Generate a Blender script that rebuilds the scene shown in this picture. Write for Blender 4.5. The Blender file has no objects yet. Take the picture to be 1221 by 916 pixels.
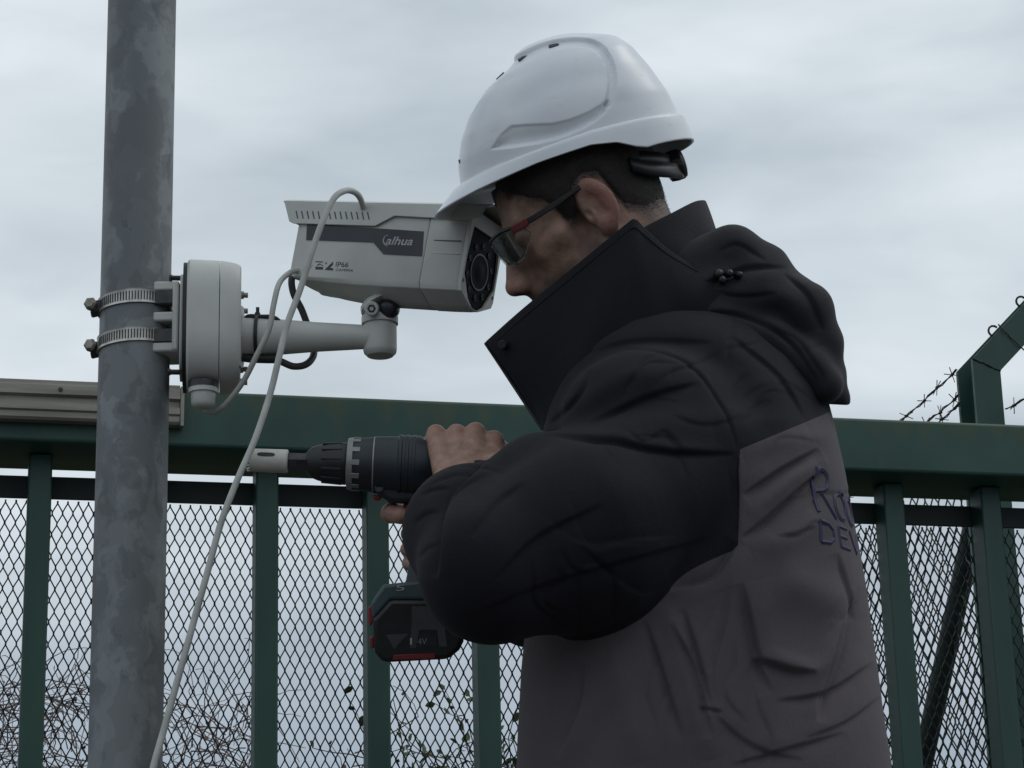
import bpy, bmesh, math, random
import numpy as np
from mathutils import Vector, Matrix

random.seed(7)
rng = np.random.default_rng(11)
SC = bpy.context.scene
COL = SC.collection

# ------------------------------------------------------------------ camera
FOC, PCX, PCY = 2800.0, 610.5, 458.0            # focal length and centre in photo pixels (1221 x 916)
PITCH, ROLL = math.radians(16.47), math.radians(-1.454)
CAM = np.array([0.0, 0.0, 0.80])
_cp, _sp = math.cos(PITCH), math.sin(PITCH)
_r0 = np.array([1.0, 0, 0]); FWD = np.array([0, _cp, _sp]); _u0 = np.array([0, -_sp, _cp])
RGT = _r0 * math.cos(ROLL) + _u0 * math.sin(ROLL)
UPV = -_r0 * math.sin(ROLL) + _u0 * math.cos(ROLL)
cam_d = bpy.data.cameras.new('camera'); cam = bpy.data.objects.new('camera', cam_d); COL.objects.link(cam)
cam_d.sensor_width = 36.0; cam_d.lens = 36.0 * FOC / 1221.0
cam_d.clip_start = 0.05; cam_d.clip_end = 2000
_m = Matrix.Identity(4)
for i in range(3):
    _m[i][0], _m[i][1], _m[i][2], _m[i][3] = RGT[i], UPV[i], -FWD[i], CAM[i]
cam.matrix_world = _m
SC.camera = cam

# ------------------------------------------------------------------ world: overcast sky
SUN_EL, SUN_AZ = math.radians(52), math.radians(-40)       # soft sun behind cloud
W = bpy.data.worlds.new('World'); SC.world = W; W.use_nodes = True
nt = W.node_tree; nt.nodes.clear()
def wn(t, **kw):
    n = nt.nodes.new(t)
    for a, b in kw.items(): setattr(n, a, b)
    return n
L = nt.links.new
sky = wn('ShaderNodeTexSky', sky_type='NISHITA', sun_disc=False)
sky.sun_elevation = SUN_EL; sky.sun_rotation = SUN_AZ
tc = wn('ShaderNodeTexCoord')
mp = wn('ShaderNodeMapping'); mp.inputs['Scale'].default_value = (1.0, 1.0, 3.2); mp.inputs['Location'].default_value = (3.1, 1.7, .4)
L(tc.outputs['Generated'], mp.inputs['Vector'])
n1 = wn('ShaderNodeTexNoise'); n1.inputs['Scale'].default_value = 3.4; n1.inputs['Detail'].default_value = 4; n1.inputs['Roughness'].default_value = .45; n1.inputs['Distortion'].default_value = .35
L(mp.outputs['Vector'], n1.inputs['Vector'])
n2 = wn('ShaderNodeTexNoise'); n2.inputs['Scale'].default_value = 11; n2.inputs['Detail'].default_value = 4; n2.inputs['Distortion'].default_value = .5
L(mp.outputs['Vector'], n2.inputs['Vector'])
mx = wn('ShaderNodeMath', operation='MULTIPLY_ADD'); mx.inputs[1].default_value = .28
L(n2.outputs['Fac'], mx.inputs[0]); L(n1.outputs['Fac'], mx.inputs[2])
cr = wn('ShaderNodeValToRGB')
e = cr.color_ramp.elements
e[0].position = .42; e[0].color = (4.4, 5.1, 5.65, 1)
e[1].position = .84; e[1].color = (7.9, 8.55, 9.0, 1)
e2 = cr.color_ramp.elements.new(.62); e2.color = (5.95, 6.65, 7.2, 1)
L(mx.outputs[0], cr.inputs['Fac'])
# a slightly darker, bluer bank of cloud low over the horizon, all the way round
sx = wn('ShaderNodeSeparateXYZ'); L(tc.outputs['Generated'], sx.inputs[0])
mr = wn('ShaderNodeMapRange'); mr.interpolation_type = 'SMOOTHSTEP'
mr.inputs['From Min'].default_value = .08; mr.inputs['From Max'].default_value = .25
mr.inputs['To Min'].default_value = 0; mr.inputs['To Max'].default_value = 1
L(sx.outputs['Z'], mr.inputs['Value'])
bank = wn('ShaderNodeMixRGB', blend_type='MIX'); bank.inputs['Color1'].default_value = (3.3, 4.0, 4.85, 1)
L(mr.outputs[0], bank.inputs['Fac']); L(cr.outputs['Color'], bank.inputs['Color2'])
mix = wn('ShaderNodeMixRGB', blend_type='MIX'); mix.inputs['Fac'].default_value = .95
L(sky.outputs['Color'], mix.inputs['Color1']); L(bank.outputs['Color'], mix.inputs['Color2'])
bg = wn('ShaderNodeBackground'); bg.inputs['Strength'].default_value = .10
L(mix.outputs['Color'], bg.inputs['Color'])
wo = wn('ShaderNodeOutputWorld'); L(bg.outputs[0], wo.inputs['Surface'])

sun_d = bpy.data.lights.new('sun', 'SUN'); sun_d.energy = .5; sun_d.angle = math.radians(25); sun_d.color = (1, .96, .9)
sun = bpy.data.objects.new('sun', sun_d); COL.objects.link(sun)
_sd = Vector((math.sin(math.radians(75)) * math.cos(SUN_EL), math.cos(math.radians(75)) * math.cos(SUN_EL), math.sin(SUN_EL)))
sky.sun_rotation = math.radians(75)
sun.rotation_euler = _sd.to_track_quat('Z', 'Y').to_euler(); sun.location = (3, 2, 8)

vs = SC.view_settings
vs.view_transform = 'Standard'; vs.look = 'None'; vs.exposure = 0; vs.gamma = 1; vs.use_curve_mapping = False

# ------------------------------------------------------------------ coordinates
def P(px, py, d):
    """the point seen at photo pixel (px, py), d metres along the optical axis"""
    return CAM + RGT * ((px - PCX) * d / FOC) + UPV * ((PCY - py) * d / FOC) + FWD * d
def ray(px, py):
    return RGT * ((px - PCX) / FOC) + UPV * ((PCY - py) / FOC) + FWD
def on_plane(px, py, p0, n):
    r = ray(px, py); t = np.dot(np.asarray(p0) - CAM, n) / np.dot(r, n)
    return CAM + r * t
# figure space (mm): X right, Y down, Z towards the viewer, X = px and Y = py at 2.8 m
def k(px, py, Z=0.0):
    s = (2800.0 - Z) / 2800.0
    return np.array([PCX + (px - PCX) * s, PCY + (py - PCY) * s, Z])
TILT = 0.296
def zc(py): return TILT * (py - 480.0)
def kw(px, py, w=0.0): return k(px, py, zc(py) + w)
def toW(K):
    K = np.asarray(K, dtype=np.float64); K2 = K.reshape(-1, 3)
    o = CAM + np.outer((K2[:, 0] - PCX) / 1000, RGT) + np.outer((PCY - K2[:, 1]) / 1000, UPV) + np.outer(2.8 - K2[:, 2] / 1000, FWD)
    return o.reshape(K.shape)

# ------------------------------------------------------------------ materials
MATS = {}
def mat(name, col, rough=.6, metal=0.0, var=.12, scale=30, bump=0.0, bscale=200, col2=None, spec=.5, stretch=None, detail=5, rvar=.1, sheen=0, sss=0, coat=0, crinkle=0):
    if name in MATS: return MATS[name]
    m = bpy.data.materials.new(name); m.use_nodes = True; t = m.node_tree; t.nodes.clear()
    out = t.nodes.new('ShaderNodeOutputMaterial'); b = t.nodes.new('ShaderNodeBsdfPrincipled')
    t.links.new(b.outputs[0], out.inputs[0])
    b.inputs['Metallic'].default_value = metal; b.inputs['Roughness'].default_value = rough
    b.inputs['Specular IOR Level'].default_value = spec
    if sheen: b.inputs['Sheen Weight'].default_value = sheen; b.inputs['Sheen Roughness'].default_value = .5
    if sss:
        b.inputs['Subsurface Weight'].default_value = sss; b.inputs['Subsurface Radius'].default_value = (1, .35, .2); b.inputs['Subsurface Scale'].default_value = .006
    if coat: b.inputs['Coat Weight'].default_value = coat; b.inputs['Coat Roughness'].default_value = .15
    co = t.nodes.new('ShaderNodeTexCoord'); mpn = t.nodes.new('ShaderNodeMapping')
    t.links.new(co.outputs['Object'], mpn.inputs[0])
    if stretch: mpn.inputs['Scale'].default_value = stretch
    n = t.nodes.new('ShaderNodeTexNoise'); n.inputs['Scale'].default_value = scale; n.inputs['Detail'].default_value = detail
    t.links.new(mpn.outputs[0], n.inputs['Vector'])
    r = t.nodes.new('ShaderNodeValToRGB'); r.color_ramp.elements[0].position = .32; r.color_ramp.elements[1].position = .68
    c = np.array(col[:3]); c2 = np.array(col2[:3]) if col2 is not None else c * (1 + var)
    c1 = c * (1 - var) if col2 is None else c
    r.color_ramp.elements[0].color = (*c1, 1); r.color_ramp.elements[1].color = (*c2, 1)
    t.links.new(n.outputs['Fac'], r.inputs[0]); t.links.new(r.outputs[0], b.inputs['Base Color'])
    mrn = t.nodes.new('ShaderNodeMapRange'); mrn.inputs['To Min'].default_value = max(0, rough - rvar); mrn.inputs['To Max'].default_value = min(1, rough + rvar)
    t.links.new(n.outputs['Fac'], mrn.inputs['Value']); t.links.new(mrn.outputs[0], b.inputs['Roughness'])
    if bump:
        n3 = t.nodes.new('ShaderNodeTexNoise'); n3.inputs['Scale'].default_value = bscale; n3.inputs['Detail'].default_value = 3
        t.links.new(mpn.outputs[0], n3.inputs['Vector'])
        bp = t.nodes.new('ShaderNodeBump'); bp.inputs['Strength'].default_value = bump; bp.inputs['Distance'].default_value = .002
        t.links.new(n3.outputs['Fac'], bp.inputs['Height']); t.links.new(bp.outputs[0], b.inputs['Normal'])
    if crinkle:
        mc = t.nodes.new('ShaderNodeMapping'); mc.inputs['Scale'].default_value = (1, 1, .55); t.links.new(co.outputs['Object'], mc.inputs[0])
        n5 = t.nodes.new('ShaderNodeTexNoise'); n5.inputs['Scale'].default_value = 26; n5.inputs['Detail'].default_value = 6; n5.inputs['Roughness'].default_value = .62; n5.inputs['Distortion'].default_value = 1.2
        t.links.new(mc.outputs[0], n5.inputs['Vector'])
        b5 = t.nodes.new('ShaderNodeBump'); b5.inputs['Strength'].default_value = crinkle; b5.inputs['Distance'].default_value = .006
        t.links.new(n5.outputs['Fac'], b5.inputs['Height']); t.links.new(bp.outputs[0], b5.inputs['Normal']); t.links.new(b5.outputs[0], b.inputs['Normal'])
    MATS[name] = m; m['b'] = b.name; m['r'] = r.name; m['n'] = n.name
    return m
def node(m, key): return m.node_tree.nodes[m[key]]

M_white = mat('helmet_white', (.76, .785, .83), .32, col2=(.85, .87, .90), scale=9, detail=9, bump=.03, bscale=60)
M_green = mat('gate_green', (.014, .054, .042), .5, col2=(.030, .084, .062), scale=11, detail=9, stretch=(1, 1, .25), bump=.06, bscale=90)
M_dgreen = mat('dark_green', (.010, .018, .017), .6, var=.3, scale=12)
M_black = mat('black_plastic', (.012, .012, .014), .45, var=.2, scale=60, bump=.05, bscale=500)
M_cam = mat('camera_enamel', (.56, .56, .53), .45, var=.05, scale=25, bump=.03, bscale=800)
M_camd = mat('camera_band', (.026, .029, .038), .35, var=.1, scale=30)
M_alu = mat('weathered_aluminium', (.30, .28, .24), .5, metal=.35, var=.25, scale=6, stretch=(1, 1, 10), bump=.05, bscale=60)
M_steel = mat('clamp_steel', (.50, .48, .44), .38, metal=.75, var=.3, scale=70)
M_dsteel = mat('dark_steel', (.06, .06, .062), .45, metal=.6, var=.3, scale=60)
M_bolt = mat('bolt_steel', (.28, .26, .22), .45, metal=.7, var=.3, scale=90)
M_cable = mat('grey_cable', (.44, .44, .415), .5, var=.14, scale=40)
M_cabled = mat('dark_cable', (.05, .05, .05), .5, var=.2, scale=40)
M_rubber = mat('black_rubber', (.015, .015, .017), .6, var=.2)
M_saw = mat('hole_saw_paint', (.52, .50, .45), .5, var=.12, scale=60, bump=.1, bscale=250)
M_drill = mat('drill_housing', (.016, .022, .030), .5, var=.2, scale=50, bump=.06, bscale=700)
M_teal = mat('drill_teal', (.055, .085, .098), .5, var=.1, scale=40, bump=.05, bscale=600)
M_red = mat('red_plastic', (.22, .02, .022), .5, var=.1)
M_redd = mat('dark_red_plastic', (.12, .014, .018), .5, var=.1)
M_label = mat('battery_label', (.06, .065, .066), .4, var=.15)
M_lgrey = mat('light_grey_print', (.42, .43, .43), .5, var=.08)
M_ring = mat('ring_grey', (.26, .26, .25), .45, var=.15, metal=.3)
M_jblk = mat('jacket_charcoal', (.0076, .0066, .0108), .82, var=.16, scale=7, bump=.28, bscale=650, sheen=.03, crinkle=.14, spec=.25)
M_jcol = mat('jacket_collar', (.0062, .0056, .0098), .85, var=.15, scale=9, bump=.28, bscale=650, sheen=.06, crinkle=.14, spec=.2)
M_jgry = mat('jacket_grey', (.079, .066, .073), .8, var=.14, scale=6, bump=.28, bscale=650, sheen=.08, crinkle=.14, spec=.25)
M_hood = mat('jacket_hood', (.0078, .0068, .0107), .82, var=.2, scale=8, bump=.28, bscale=650, sheen=.12, crinkle=.14, spec=.25)
M_trous = mat('trousers_navy', (.02, .021, .03), .85, var=.2, scale=10, bump=.3, bscale=900)
M_boot = mat('boot_leather', (.02, .017, .014), .6, var=.3)
M_hair = mat('hair_brown', (.020, .015, .012), .7, var=.4, scale=120, bump=.8, bscale=700)
M_ink = mat('embroidery_blue', (.026, .022, .066), .7, var=.2, scale=100)
M_tie = mat('cable_tie_black', (.012, .012, .013), .5, var=.1)
M_bark = mat('bramble_brown', (.16, .122, .115), .8, var=.4, scale=30)
M_twig = mat('twig_green', (.05, .055, .03), .8, var=.3, scale=30)
M_leaf = mat('leaf_green', (.055, .075, .02), .6, var=.5, scale=25)
M_leafb = mat('leaf_dry', (.11, .075, .05), .75, var=.4, scale=25)
M_wood = mat('platform_ply', (.25, .17, .1), .7, var=.2, scale=8, stretch=(1, 10, 10))
M_wire = mat('wire_galvanised', (.07, .072, .068), .55, metal=.3, var=.4, scale=40)
M_rust = mat('wire_rusty', (.055, .045, .038), .7, metal=.3, var=.4, scale=60)

def _scuffs():
    t = M_white.node_tree; b = node(M_white, 'b'); r = node(M_white, 'r'); l = t.links.new
    co = t.nodes.new('ShaderNodeTexCoord'); mp_ = t.nodes.new('ShaderNodeMapping'); mp_.inputs['Scale'].default_value = (1, 1, 2.5); mp_.inputs['Rotation'].default_value = (.3, .5, .2); l(co.outputs['Object'], mp_.inputs[0])
    n = t.nodes.new('ShaderNodeTexNoise'); n.inputs['Scale'].default_value = 30; n.inputs['Detail'].default_value = 10; n.inputs['Roughness'].default_value = .7; l(mp_.outputs[0], n.inputs['Vector'])
    q = t.nodes.new('ShaderNodeValToRGB'); q.color_ramp.elements[0].position = .60; q.color_ramp.elements[0].color = (0, 0, 0, 1); q.color_ramp.elements[1].position = .74; q.color_ramp.elements[1].color = (.45, .45, .45, 1); l(n.outputs['Fac'], q.inputs[0])
    m_ = t.nodes.new('ShaderNodeMixRGB'); m_.inputs['Color2'].default_value = (.36, .35, .33, 1); l(q.outputs[0], m_.inputs['Fac']); l(r.outputs[0], m_.inputs['Color1']); l(m_.outputs[0], b.inputs['Base Color'])
_scuffs()
# skin: stubble on jaw, temples and nape, deepened to paint in brim shade
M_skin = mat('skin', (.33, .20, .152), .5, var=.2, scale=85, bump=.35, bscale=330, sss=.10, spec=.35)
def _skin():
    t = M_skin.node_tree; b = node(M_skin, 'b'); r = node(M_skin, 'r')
    a = t.nodes.new('ShaderNodeAttribute'); a.attribute_name = 'stub_shade'
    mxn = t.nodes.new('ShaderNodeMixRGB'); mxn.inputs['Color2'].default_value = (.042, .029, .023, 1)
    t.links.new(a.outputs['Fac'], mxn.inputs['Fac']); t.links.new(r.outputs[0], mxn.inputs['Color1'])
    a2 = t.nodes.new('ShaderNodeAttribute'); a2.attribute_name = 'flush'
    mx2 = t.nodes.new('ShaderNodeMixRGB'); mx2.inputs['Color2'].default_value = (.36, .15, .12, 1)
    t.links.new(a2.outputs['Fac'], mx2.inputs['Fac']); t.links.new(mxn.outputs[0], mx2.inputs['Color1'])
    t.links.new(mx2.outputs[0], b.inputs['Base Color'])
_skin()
# galvanised steel: spangle patches
def galv():
    m = bpy.data.materials.new('galvanised_steel'); m.use_nodes = True; t = m.node_tree; t.nodes.clear(); l = t.links.new
    o = t.nodes.new('ShaderNodeOutputMaterial'); b = t.nodes.new('ShaderNodeBsdfPrincipled'); l(b.outputs[0], o.inputs[0])
    co = t.nodes.new('ShaderNodeTexCoord')
    wp = t.nodes.new('ShaderNodeTexNoise'); wp.inputs['Scale'].default_value = 22; wp.inputs['Detail'].default_value = 4
    l(co.outputs['Object'], wp.inputs['Vector'])
    va = t.nodes.new('ShaderNodeVectorMath'); va.operation = 'MULTIPLY_ADD'; va.inputs[1].default_value = (.07, .07, .07)
    l(wp.outputs['Color'], va.inputs[0]); l(co.outputs['Object'], va.inputs[2])
    mpn = t.nodes.new('ShaderNodeMapping'); mpn.inputs['Scale'].default_value = (1, 1, .45); l(va.outputs[0], mpn.inputs[0])
    n = t.nodes.new('ShaderNodeTexNoise'); n.inputs['Scale'].default_value = 16; n.inputs['Detail'].default_value = 6; n.inputs['Roughness'].default_value = .6; l(mpn.outputs[0], n.inputs['Vector'])
    v = t.nodes.new('ShaderNodeTexVoronoi'); v.inputs['Scale'].default_value = 34; l(mpn.outputs[0], v.inputs['Vector'])
    r = t.nodes.new('ShaderNodeValToRGB'); E_ = r.color_ramp.elements
    E_[0].position = .43; E_[0].color = (.135, .148, .156, 1); E_[1].position = .545; E_[1].color = (.205, .22, .227, 1)
    x = E_.new(.485); x.color = (.15, .163, .17, 1); x = E_.new(.505); x.color = (.182, .197, .204, 1)
    l(n.outputs['Fac'], r.inputs[0])
    vv = t.nodes.new('ShaderNodeRGBToBW'); l(v.outputs['Color'], vv.inputs[0])
    mm = t.nodes.new('ShaderNodeMixRGB'); mm.blend_type = 'OVERLAY'; mm.inputs['Fac'].default_value = .2
    l(r.outputs[0], mm.inputs['Color1']); l(vv.outputs[0], mm.inputs['Color2'])
    hs = t.nodes.new('ShaderNodeHueSaturation'); hs.inputs['Saturation'].default_value = .9; l(mm.outputs[0], hs.inputs['Color'])
    l(hs.outputs[0], b.inputs['Base Color'])
    b.inputs['Metallic'].default_value = .15; b.inputs['Roughness'].default_value = .58
    bp = t.nodes.new('ShaderNodeBump'); bp.inputs['Strength'].default_value = .12; bp.inputs['Distance'].default_value = .002; l(n.outputs['Fac'], bp.inputs['Height']); l(bp.outputs[0], b.inputs['Normal'])
    return m
M_galv = galv()
# gate rail paint with algae and rust runs
def railmat():
    m = bpy.data.materials.new('gate_rail_paint'); m.use_nodes = True; t = m.node_tree; t.nodes.clear(); l = t.links.new
    o = t.nodes.new('ShaderNodeOutputMaterial'); b = t.nodes.new('ShaderNodeBsdfPrincipled'); l(b.outputs[0], o.inputs[0])
    co = t.nodes.new('ShaderNodeTexCoord')
    n = t.nodes.new('ShaderNodeTexNoise'); n.inputs['Scale'].default_value = 7; n.inputs['Detail'].default_value = 5; l(co.outputs['Object'], n.inputs['Vector'])
    r = t.nodes.new('ShaderNodeValToRGB'); r.color_ramp.elements[0].position = .35; r.color_ramp.elements[0].color = (.017, .060, .048, 1); r.color_ramp.elements[1].position = .7; r.color_ramp.elements[1].color = (.030, .086, .065, 1); l(n.outputs['Fac'], r.inputs[0])
    mpn = t.nodes.new('ShaderNodeMapping'); mpn.inputs['Scale'].default_value = (1, 1, .18); l(co.outputs['Object'], mpn.inputs[0])
    n2 = t.nodes.new('ShaderNodeTexNoise'); n2.inputs['Scale'].default_value = 26; n2.inputs['Detail'].default_value = 6; l(mpn.outputs[0], n2.inputs['Vector'])
    sp = t.nodes.new('ShaderNodeSeparateXYZ'); l(co.outputs['Object'], sp.inputs[0])
    mrn = t.nodes.new('ShaderNodeMapRange'); mrn.inputs['From Min'].default_value = -.055; mrn.inputs['From Max'].default_value = .004; mrn.inputs['To Min'].default_value = 0; mrn.inputs['To Max'].default_value = .34; l(sp.outputs['Z'], mrn.inputs['Value'])
    ad = t.nodes.new('ShaderNodeMath'); ad.operation = 'ADD'; l(n2.outputs['Fac'], ad.inputs[0]); l(mrn.outputs[0], ad.inputs[1])
    r2 = t.nodes.new('ShaderNodeValToRGB'); r2.color_ramp.elements[0].position = .58; r2.color_ramp.elements[0].color = (0, 0, 0, 1); r2.color_ramp.elements[1].position = 1.0; r2.color_ramp.elements[1].color = (.75, .75, .75, 1); l(ad.outputs[0], r2.inputs[0])
    mm = t.nodes.new('ShaderNodeMixRGB'); mm.inputs['Color2'].default_value = (.075, .085, .04, 1); l(r2.outputs[0], mm.inputs['Fac']); l(r.outputs[0], mm.inputs['Color1'])
    l(mm.outputs[0], b.inputs['Base Color']); b.inputs['Roughness'].default_value = .55
    bp = t.nodes.new('ShaderNodeBump'); bp.inputs['Strength'].default_value = .1; bp.inputs['Distance'].default_value = .002; l(n2.outputs['Fac'], bp.inputs['Height']); l(bp.outputs[0], b.inputs['Normal'])
    return m
M_rail = railmat()
def glassy(name, tint, fac, rough=.05):
    m = bpy.data.materials.new(name); m.use_nodes = True; t = m.node_tree; t.nodes.clear(); l = t.links.new
    o = t.nodes.new('ShaderNodeOutputMaterial'); tr = t.nodes.new('ShaderNodeBsdfTransparent'); tr.inputs[0].default_value = (*tint, 1)
    g = t.nodes.new('ShaderNodeBsdfGlossy'); g.inputs['Roughness'].default_value = rough
    fr = t.nodes.new('ShaderNodeFresnel'); fr.inputs[0].default_value = 1.45
    ml = t.nodes.new('ShaderNodeMath'); ml.operation = 'MULTIPLY'; ml.inputs[1].default_value = fac; l(fr.outputs[0], ml.inputs[0])
    mi = t.nodes.new('ShaderNodeMixShader'); l(ml.outputs[0], mi.inputs[0]); l(tr.outputs[0], mi.inputs[1]); l(g.outputs[0], mi.inputs[2]); l(mi.outputs[0], o.inputs[0])
    return m
M_lens = glassy('smoked_lens', (.80, .83, .82), .9)
M_win = mat('camera_window', (.006, .007, .011), .45, var=.05, spec=.03)
M_led = mat('led_glass', (.012, .013, .018), .3, var=.1, spec=.2)

# ------------------------------------------------------------------ mesh helpers
ORG = {}
def link(name, V, F, m, parent=None, loc=None, smooth=True, angle=40, bevel=0, seg=2, solid=0, attrs=None, label=None):
    V = np.asarray(V, dtype=np.float64).reshape(-1, 3)
    if parent is not None: o0 = ORG[parent.name]
    else: o0 = np.asarray(loc if loc is not None else V.mean(0))
    me = bpy.data.meshes.new(name)
    if isinstance(F, np.ndarray):
        nv, nf, kk = len(V), len(F), F.shape[1]
        me.vertices.add(nv); me.vertices.foreach_set('co', (V - o0).astype(np.float32).ravel())
        me.loops.add(nf * kk); me.loops.foreach_set('vertex_index', F.astype(np.int32).ravel())
        me.polygons.add(nf); me.polygons.foreach_set('loop_start', np.arange(0, nf * kk, kk, dtype=np.int32))
        me.update(calc_edges=True); me.validate()
    else:
        me.from_pydata([tuple(v) for v in (V - o0)], [], [tuple(f) for f in F]); me.update()
        bm = bmesh.new(); bm.from_mesh(me); bmesh.ops.recalc_face_normals(bm, faces=bm.faces); bm.to_mesh(me); bm.free()
    if attrs:
        for an, av in attrs.items():
            at = me.attributes.new(an, 'FLOAT', 'POINT'); at.data.foreach_set('value', np.asarray(av, dtype=np.float32))
    if smooth:
        me.polygons.foreach_set('use_smooth', np.ones(len(me.polygons), dtype=bool))
        if angle and angle < 180: me.set_sharp_from_angle(angle=math.radians(angle))
    me.materials.append(m)
    o = bpy.data.objects.new(name, me); COL.objects.link(o)
    if parent is not None: o.parent = parent
    else: o.location = o0
    ORG[o.name] = o0
    if bevel:
        b = o.modifiers.new('bevel', 'BEVEL'); b.width = bevel; b.segments = seg; b.limit_method = 'ANGLE'; b.angle_limit = math.radians(35)
    if solid:
        s = o.modifiers.new('solid', 'SOLIDIFY'); s.thickness = solid; s.offset = -1 if solid > 0 else 1; s.thickness = abs(solid)
    if label: o['label'] = label
    return o
def thing(name, loc, label, cat, group=None):
    o = bpy.data.objects.new(name, None); COL.objects.link(o); o.location = loc; o.empty_display_size = .05
    ORG[o.name] = np.asarray(loc, dtype=float)
    return tag(o, label, cat, group)
def tag(o, label, cat, group=None):
    o['label'] = label; o['category'] = cat
    if group: o['group'] = group
    return o
class MB:
    def __init__(s): s.V = []; s.F = []; s.n = 0
    def add(s, V, F):
        V = np.asarray(V, dtype=float).reshape(-1, 3)
        s.F += [tuple(i + s.n for i in f) for f in F]; s.V.append(V); s.n += len(V); return s
    def out(s): return np.concatenate(s.V), s.F
    def link(s, name, m, parent=None, **kw): V, F = s.out(); return link(name, V, F, m, parent, **kw)
def unit(v): v = np.asarray(v, float); return v / np.linalg.norm(v)
BF = [(0, 1, 3, 2), (4, 6, 7, 5), (0, 4, 5, 1), (2, 3, 7, 6), (0, 2, 6, 4), (1, 5, 7, 3)]
def boxg(c, ax, ay, az):
    """box from centre and three half-axis vectors"""
    c, ax, ay, az = map(lambda v: np.asarray(v, float), (c, ax, ay, az))
    V = [c + i * ax + j * ay + l * az for i in (-1, 1) for j in (-1, 1) for l in (-1, 1)]
    F = BF if np.dot(np.cross(ax, ay), az) > 0 else [f[::-1] for f in BF]
    return np.array(V), [f[::-1] for f in F]
def frames(pts):
    pts = np.asarray(pts, float); n = len(pts); T = np.zeros_like(pts)
    T[1:-1] = pts[2:] - pts[:-2]; T[0] = pts[1] - pts[0]; T[-1] = pts[-1] - pts[-2]
    T /= np.linalg.norm(T, axis=1)[:, None] + 1e-12
    a = np.array([0, 0, 1.0]) if abs(T[0][2]) < .9 else np.array([1.0, 0, 0])
    N = np.zeros_like(pts); v = np.cross(T[0], a); N[0] = v / np.linalg.norm(v)
    for i in range(1, n):
        v = N[i - 1] - T[i] * np.dot(N[i - 1], T[i]); N[i] = v / np.linalg.norm(v)
    return T, N, np.cross(T, N)
def tube(pts, r, n=8, caps=True):
    pts = np.asarray(pts, float); r = np.broadcast_to(np.asarray(r, float), (len(pts),))
    T, N, B = frames(pts); V = []
    for i in range(len(pts)):
        for j in range(n):
            a = 2 * math.pi * j / n; V.append(pts[i] + r[i] * (math.cos(a) * N[i] + math.sin(a) * B[i]))
    F = [(i * n + j, i * n + (j + 1) % n, (i + 1) * n + (j + 1) % n, (i + 1) * n + j) for i in range(len(pts) - 1) for j in range(n)]
    if caps: F += [tuple(range(n))[::-1], tuple((len(pts) - 1) * n + j for j in range(n))]
    return np.array(V), F
def lathe(o, d, prof, n=32, caps=True):
    """prof: (distance along d, radius)"""
    d = unit(d); o = np.asarray(o, float); a = np.array([0, 0, 1.0]) if abs(d[2]) < .9 else np.array([1.0, 0, 0])
    N = unit(np.cross(d, a)); B = np.cross(d, N); V = []
    for t, r in prof:
        for j in range(n):
            q = 2 * math.pi * j / n; V.append(o + d * t + r * (math.cos(q) * N + math.sin(q) * B))
    F = [(i * n + j, i * n + (j + 1) % n, (i + 1) * n + (j + 1) % n, (i + 1) * n + j) for i in range(len(prof) - 1) for j in range(n)]
    if caps: F += [tuple(range(n))[::-1], tuple((len(prof) - 1) * n + j for j in range(n))]
    return np.array(V), F
def prism(pts, vec):
    pts = np.asarray(pts, float); n = len(pts); vec = np.asarray(vec, float)
    V = np.concatenate([pts, pts + vec])
    nn = np.zeros(3)
    for i in range(n): nn += np.cross(pts[i] - pts[0], pts[(i + 1) % n] - pts[0])
    F = [tuple(range(n)), tuple(range(2 * n - 1, n - 1, -1))] + [(i, i + n, (i + 1) % n + n, (i + 1) % n) for i in range(n)]
    if np.dot(nn, vec) > 0: F = [f[::-1] for f in F]
    return V, F
def spline(pts, m=8):
    """Catmull-Rom through the points"""
    p = np.asarray(pts, float); p = np.concatenate([[2 * p[0] - p[1]], p, [2 * p[-1] - p[-2]]]); o = []
    for i in range(1, len(p) - 2):
        for t in np.linspace(0, 1, m, endpoint=False):
            a, b, c, d = p[i - 1:i + 3]
            o.append(.5 * (2 * b + (c - a) * t + (2 * a - 5 * b + 4 * c - d) * t * t + (3 * b - a - 3 * c + d) * t ** 3))
    o.append(p[-2]); return np.array(o)
def text_mesh(body, size, extr=0.0004, shear=0.0, bold=0.0):
    cu = bpy.data.curves.new('t', 'FONT'); cu.body = body; cu.size = size; cu.extrude = extr; cu.align_x = 'LEFT'; cu.shear = shear; cu.offset = bold; cu.resolution_u = 4
    ob = bpy.data.objects.new('t', cu); COL.objects.link(ob); bpy.context.view_layer.update()
    me = bpy.data.meshes.new_from_object(ob.evaluated_get(bpy.context.evaluated_depsgraph_get()))
    V = np.array([v.co[:] for v in me.vertices]); F = [tuple(p.vertices) for p in me.polygons]
    bpy.data.objects.remove(ob); bpy.data.curves.remove(cu); bpy.data.meshes.remove(me)
    return V, F

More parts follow.
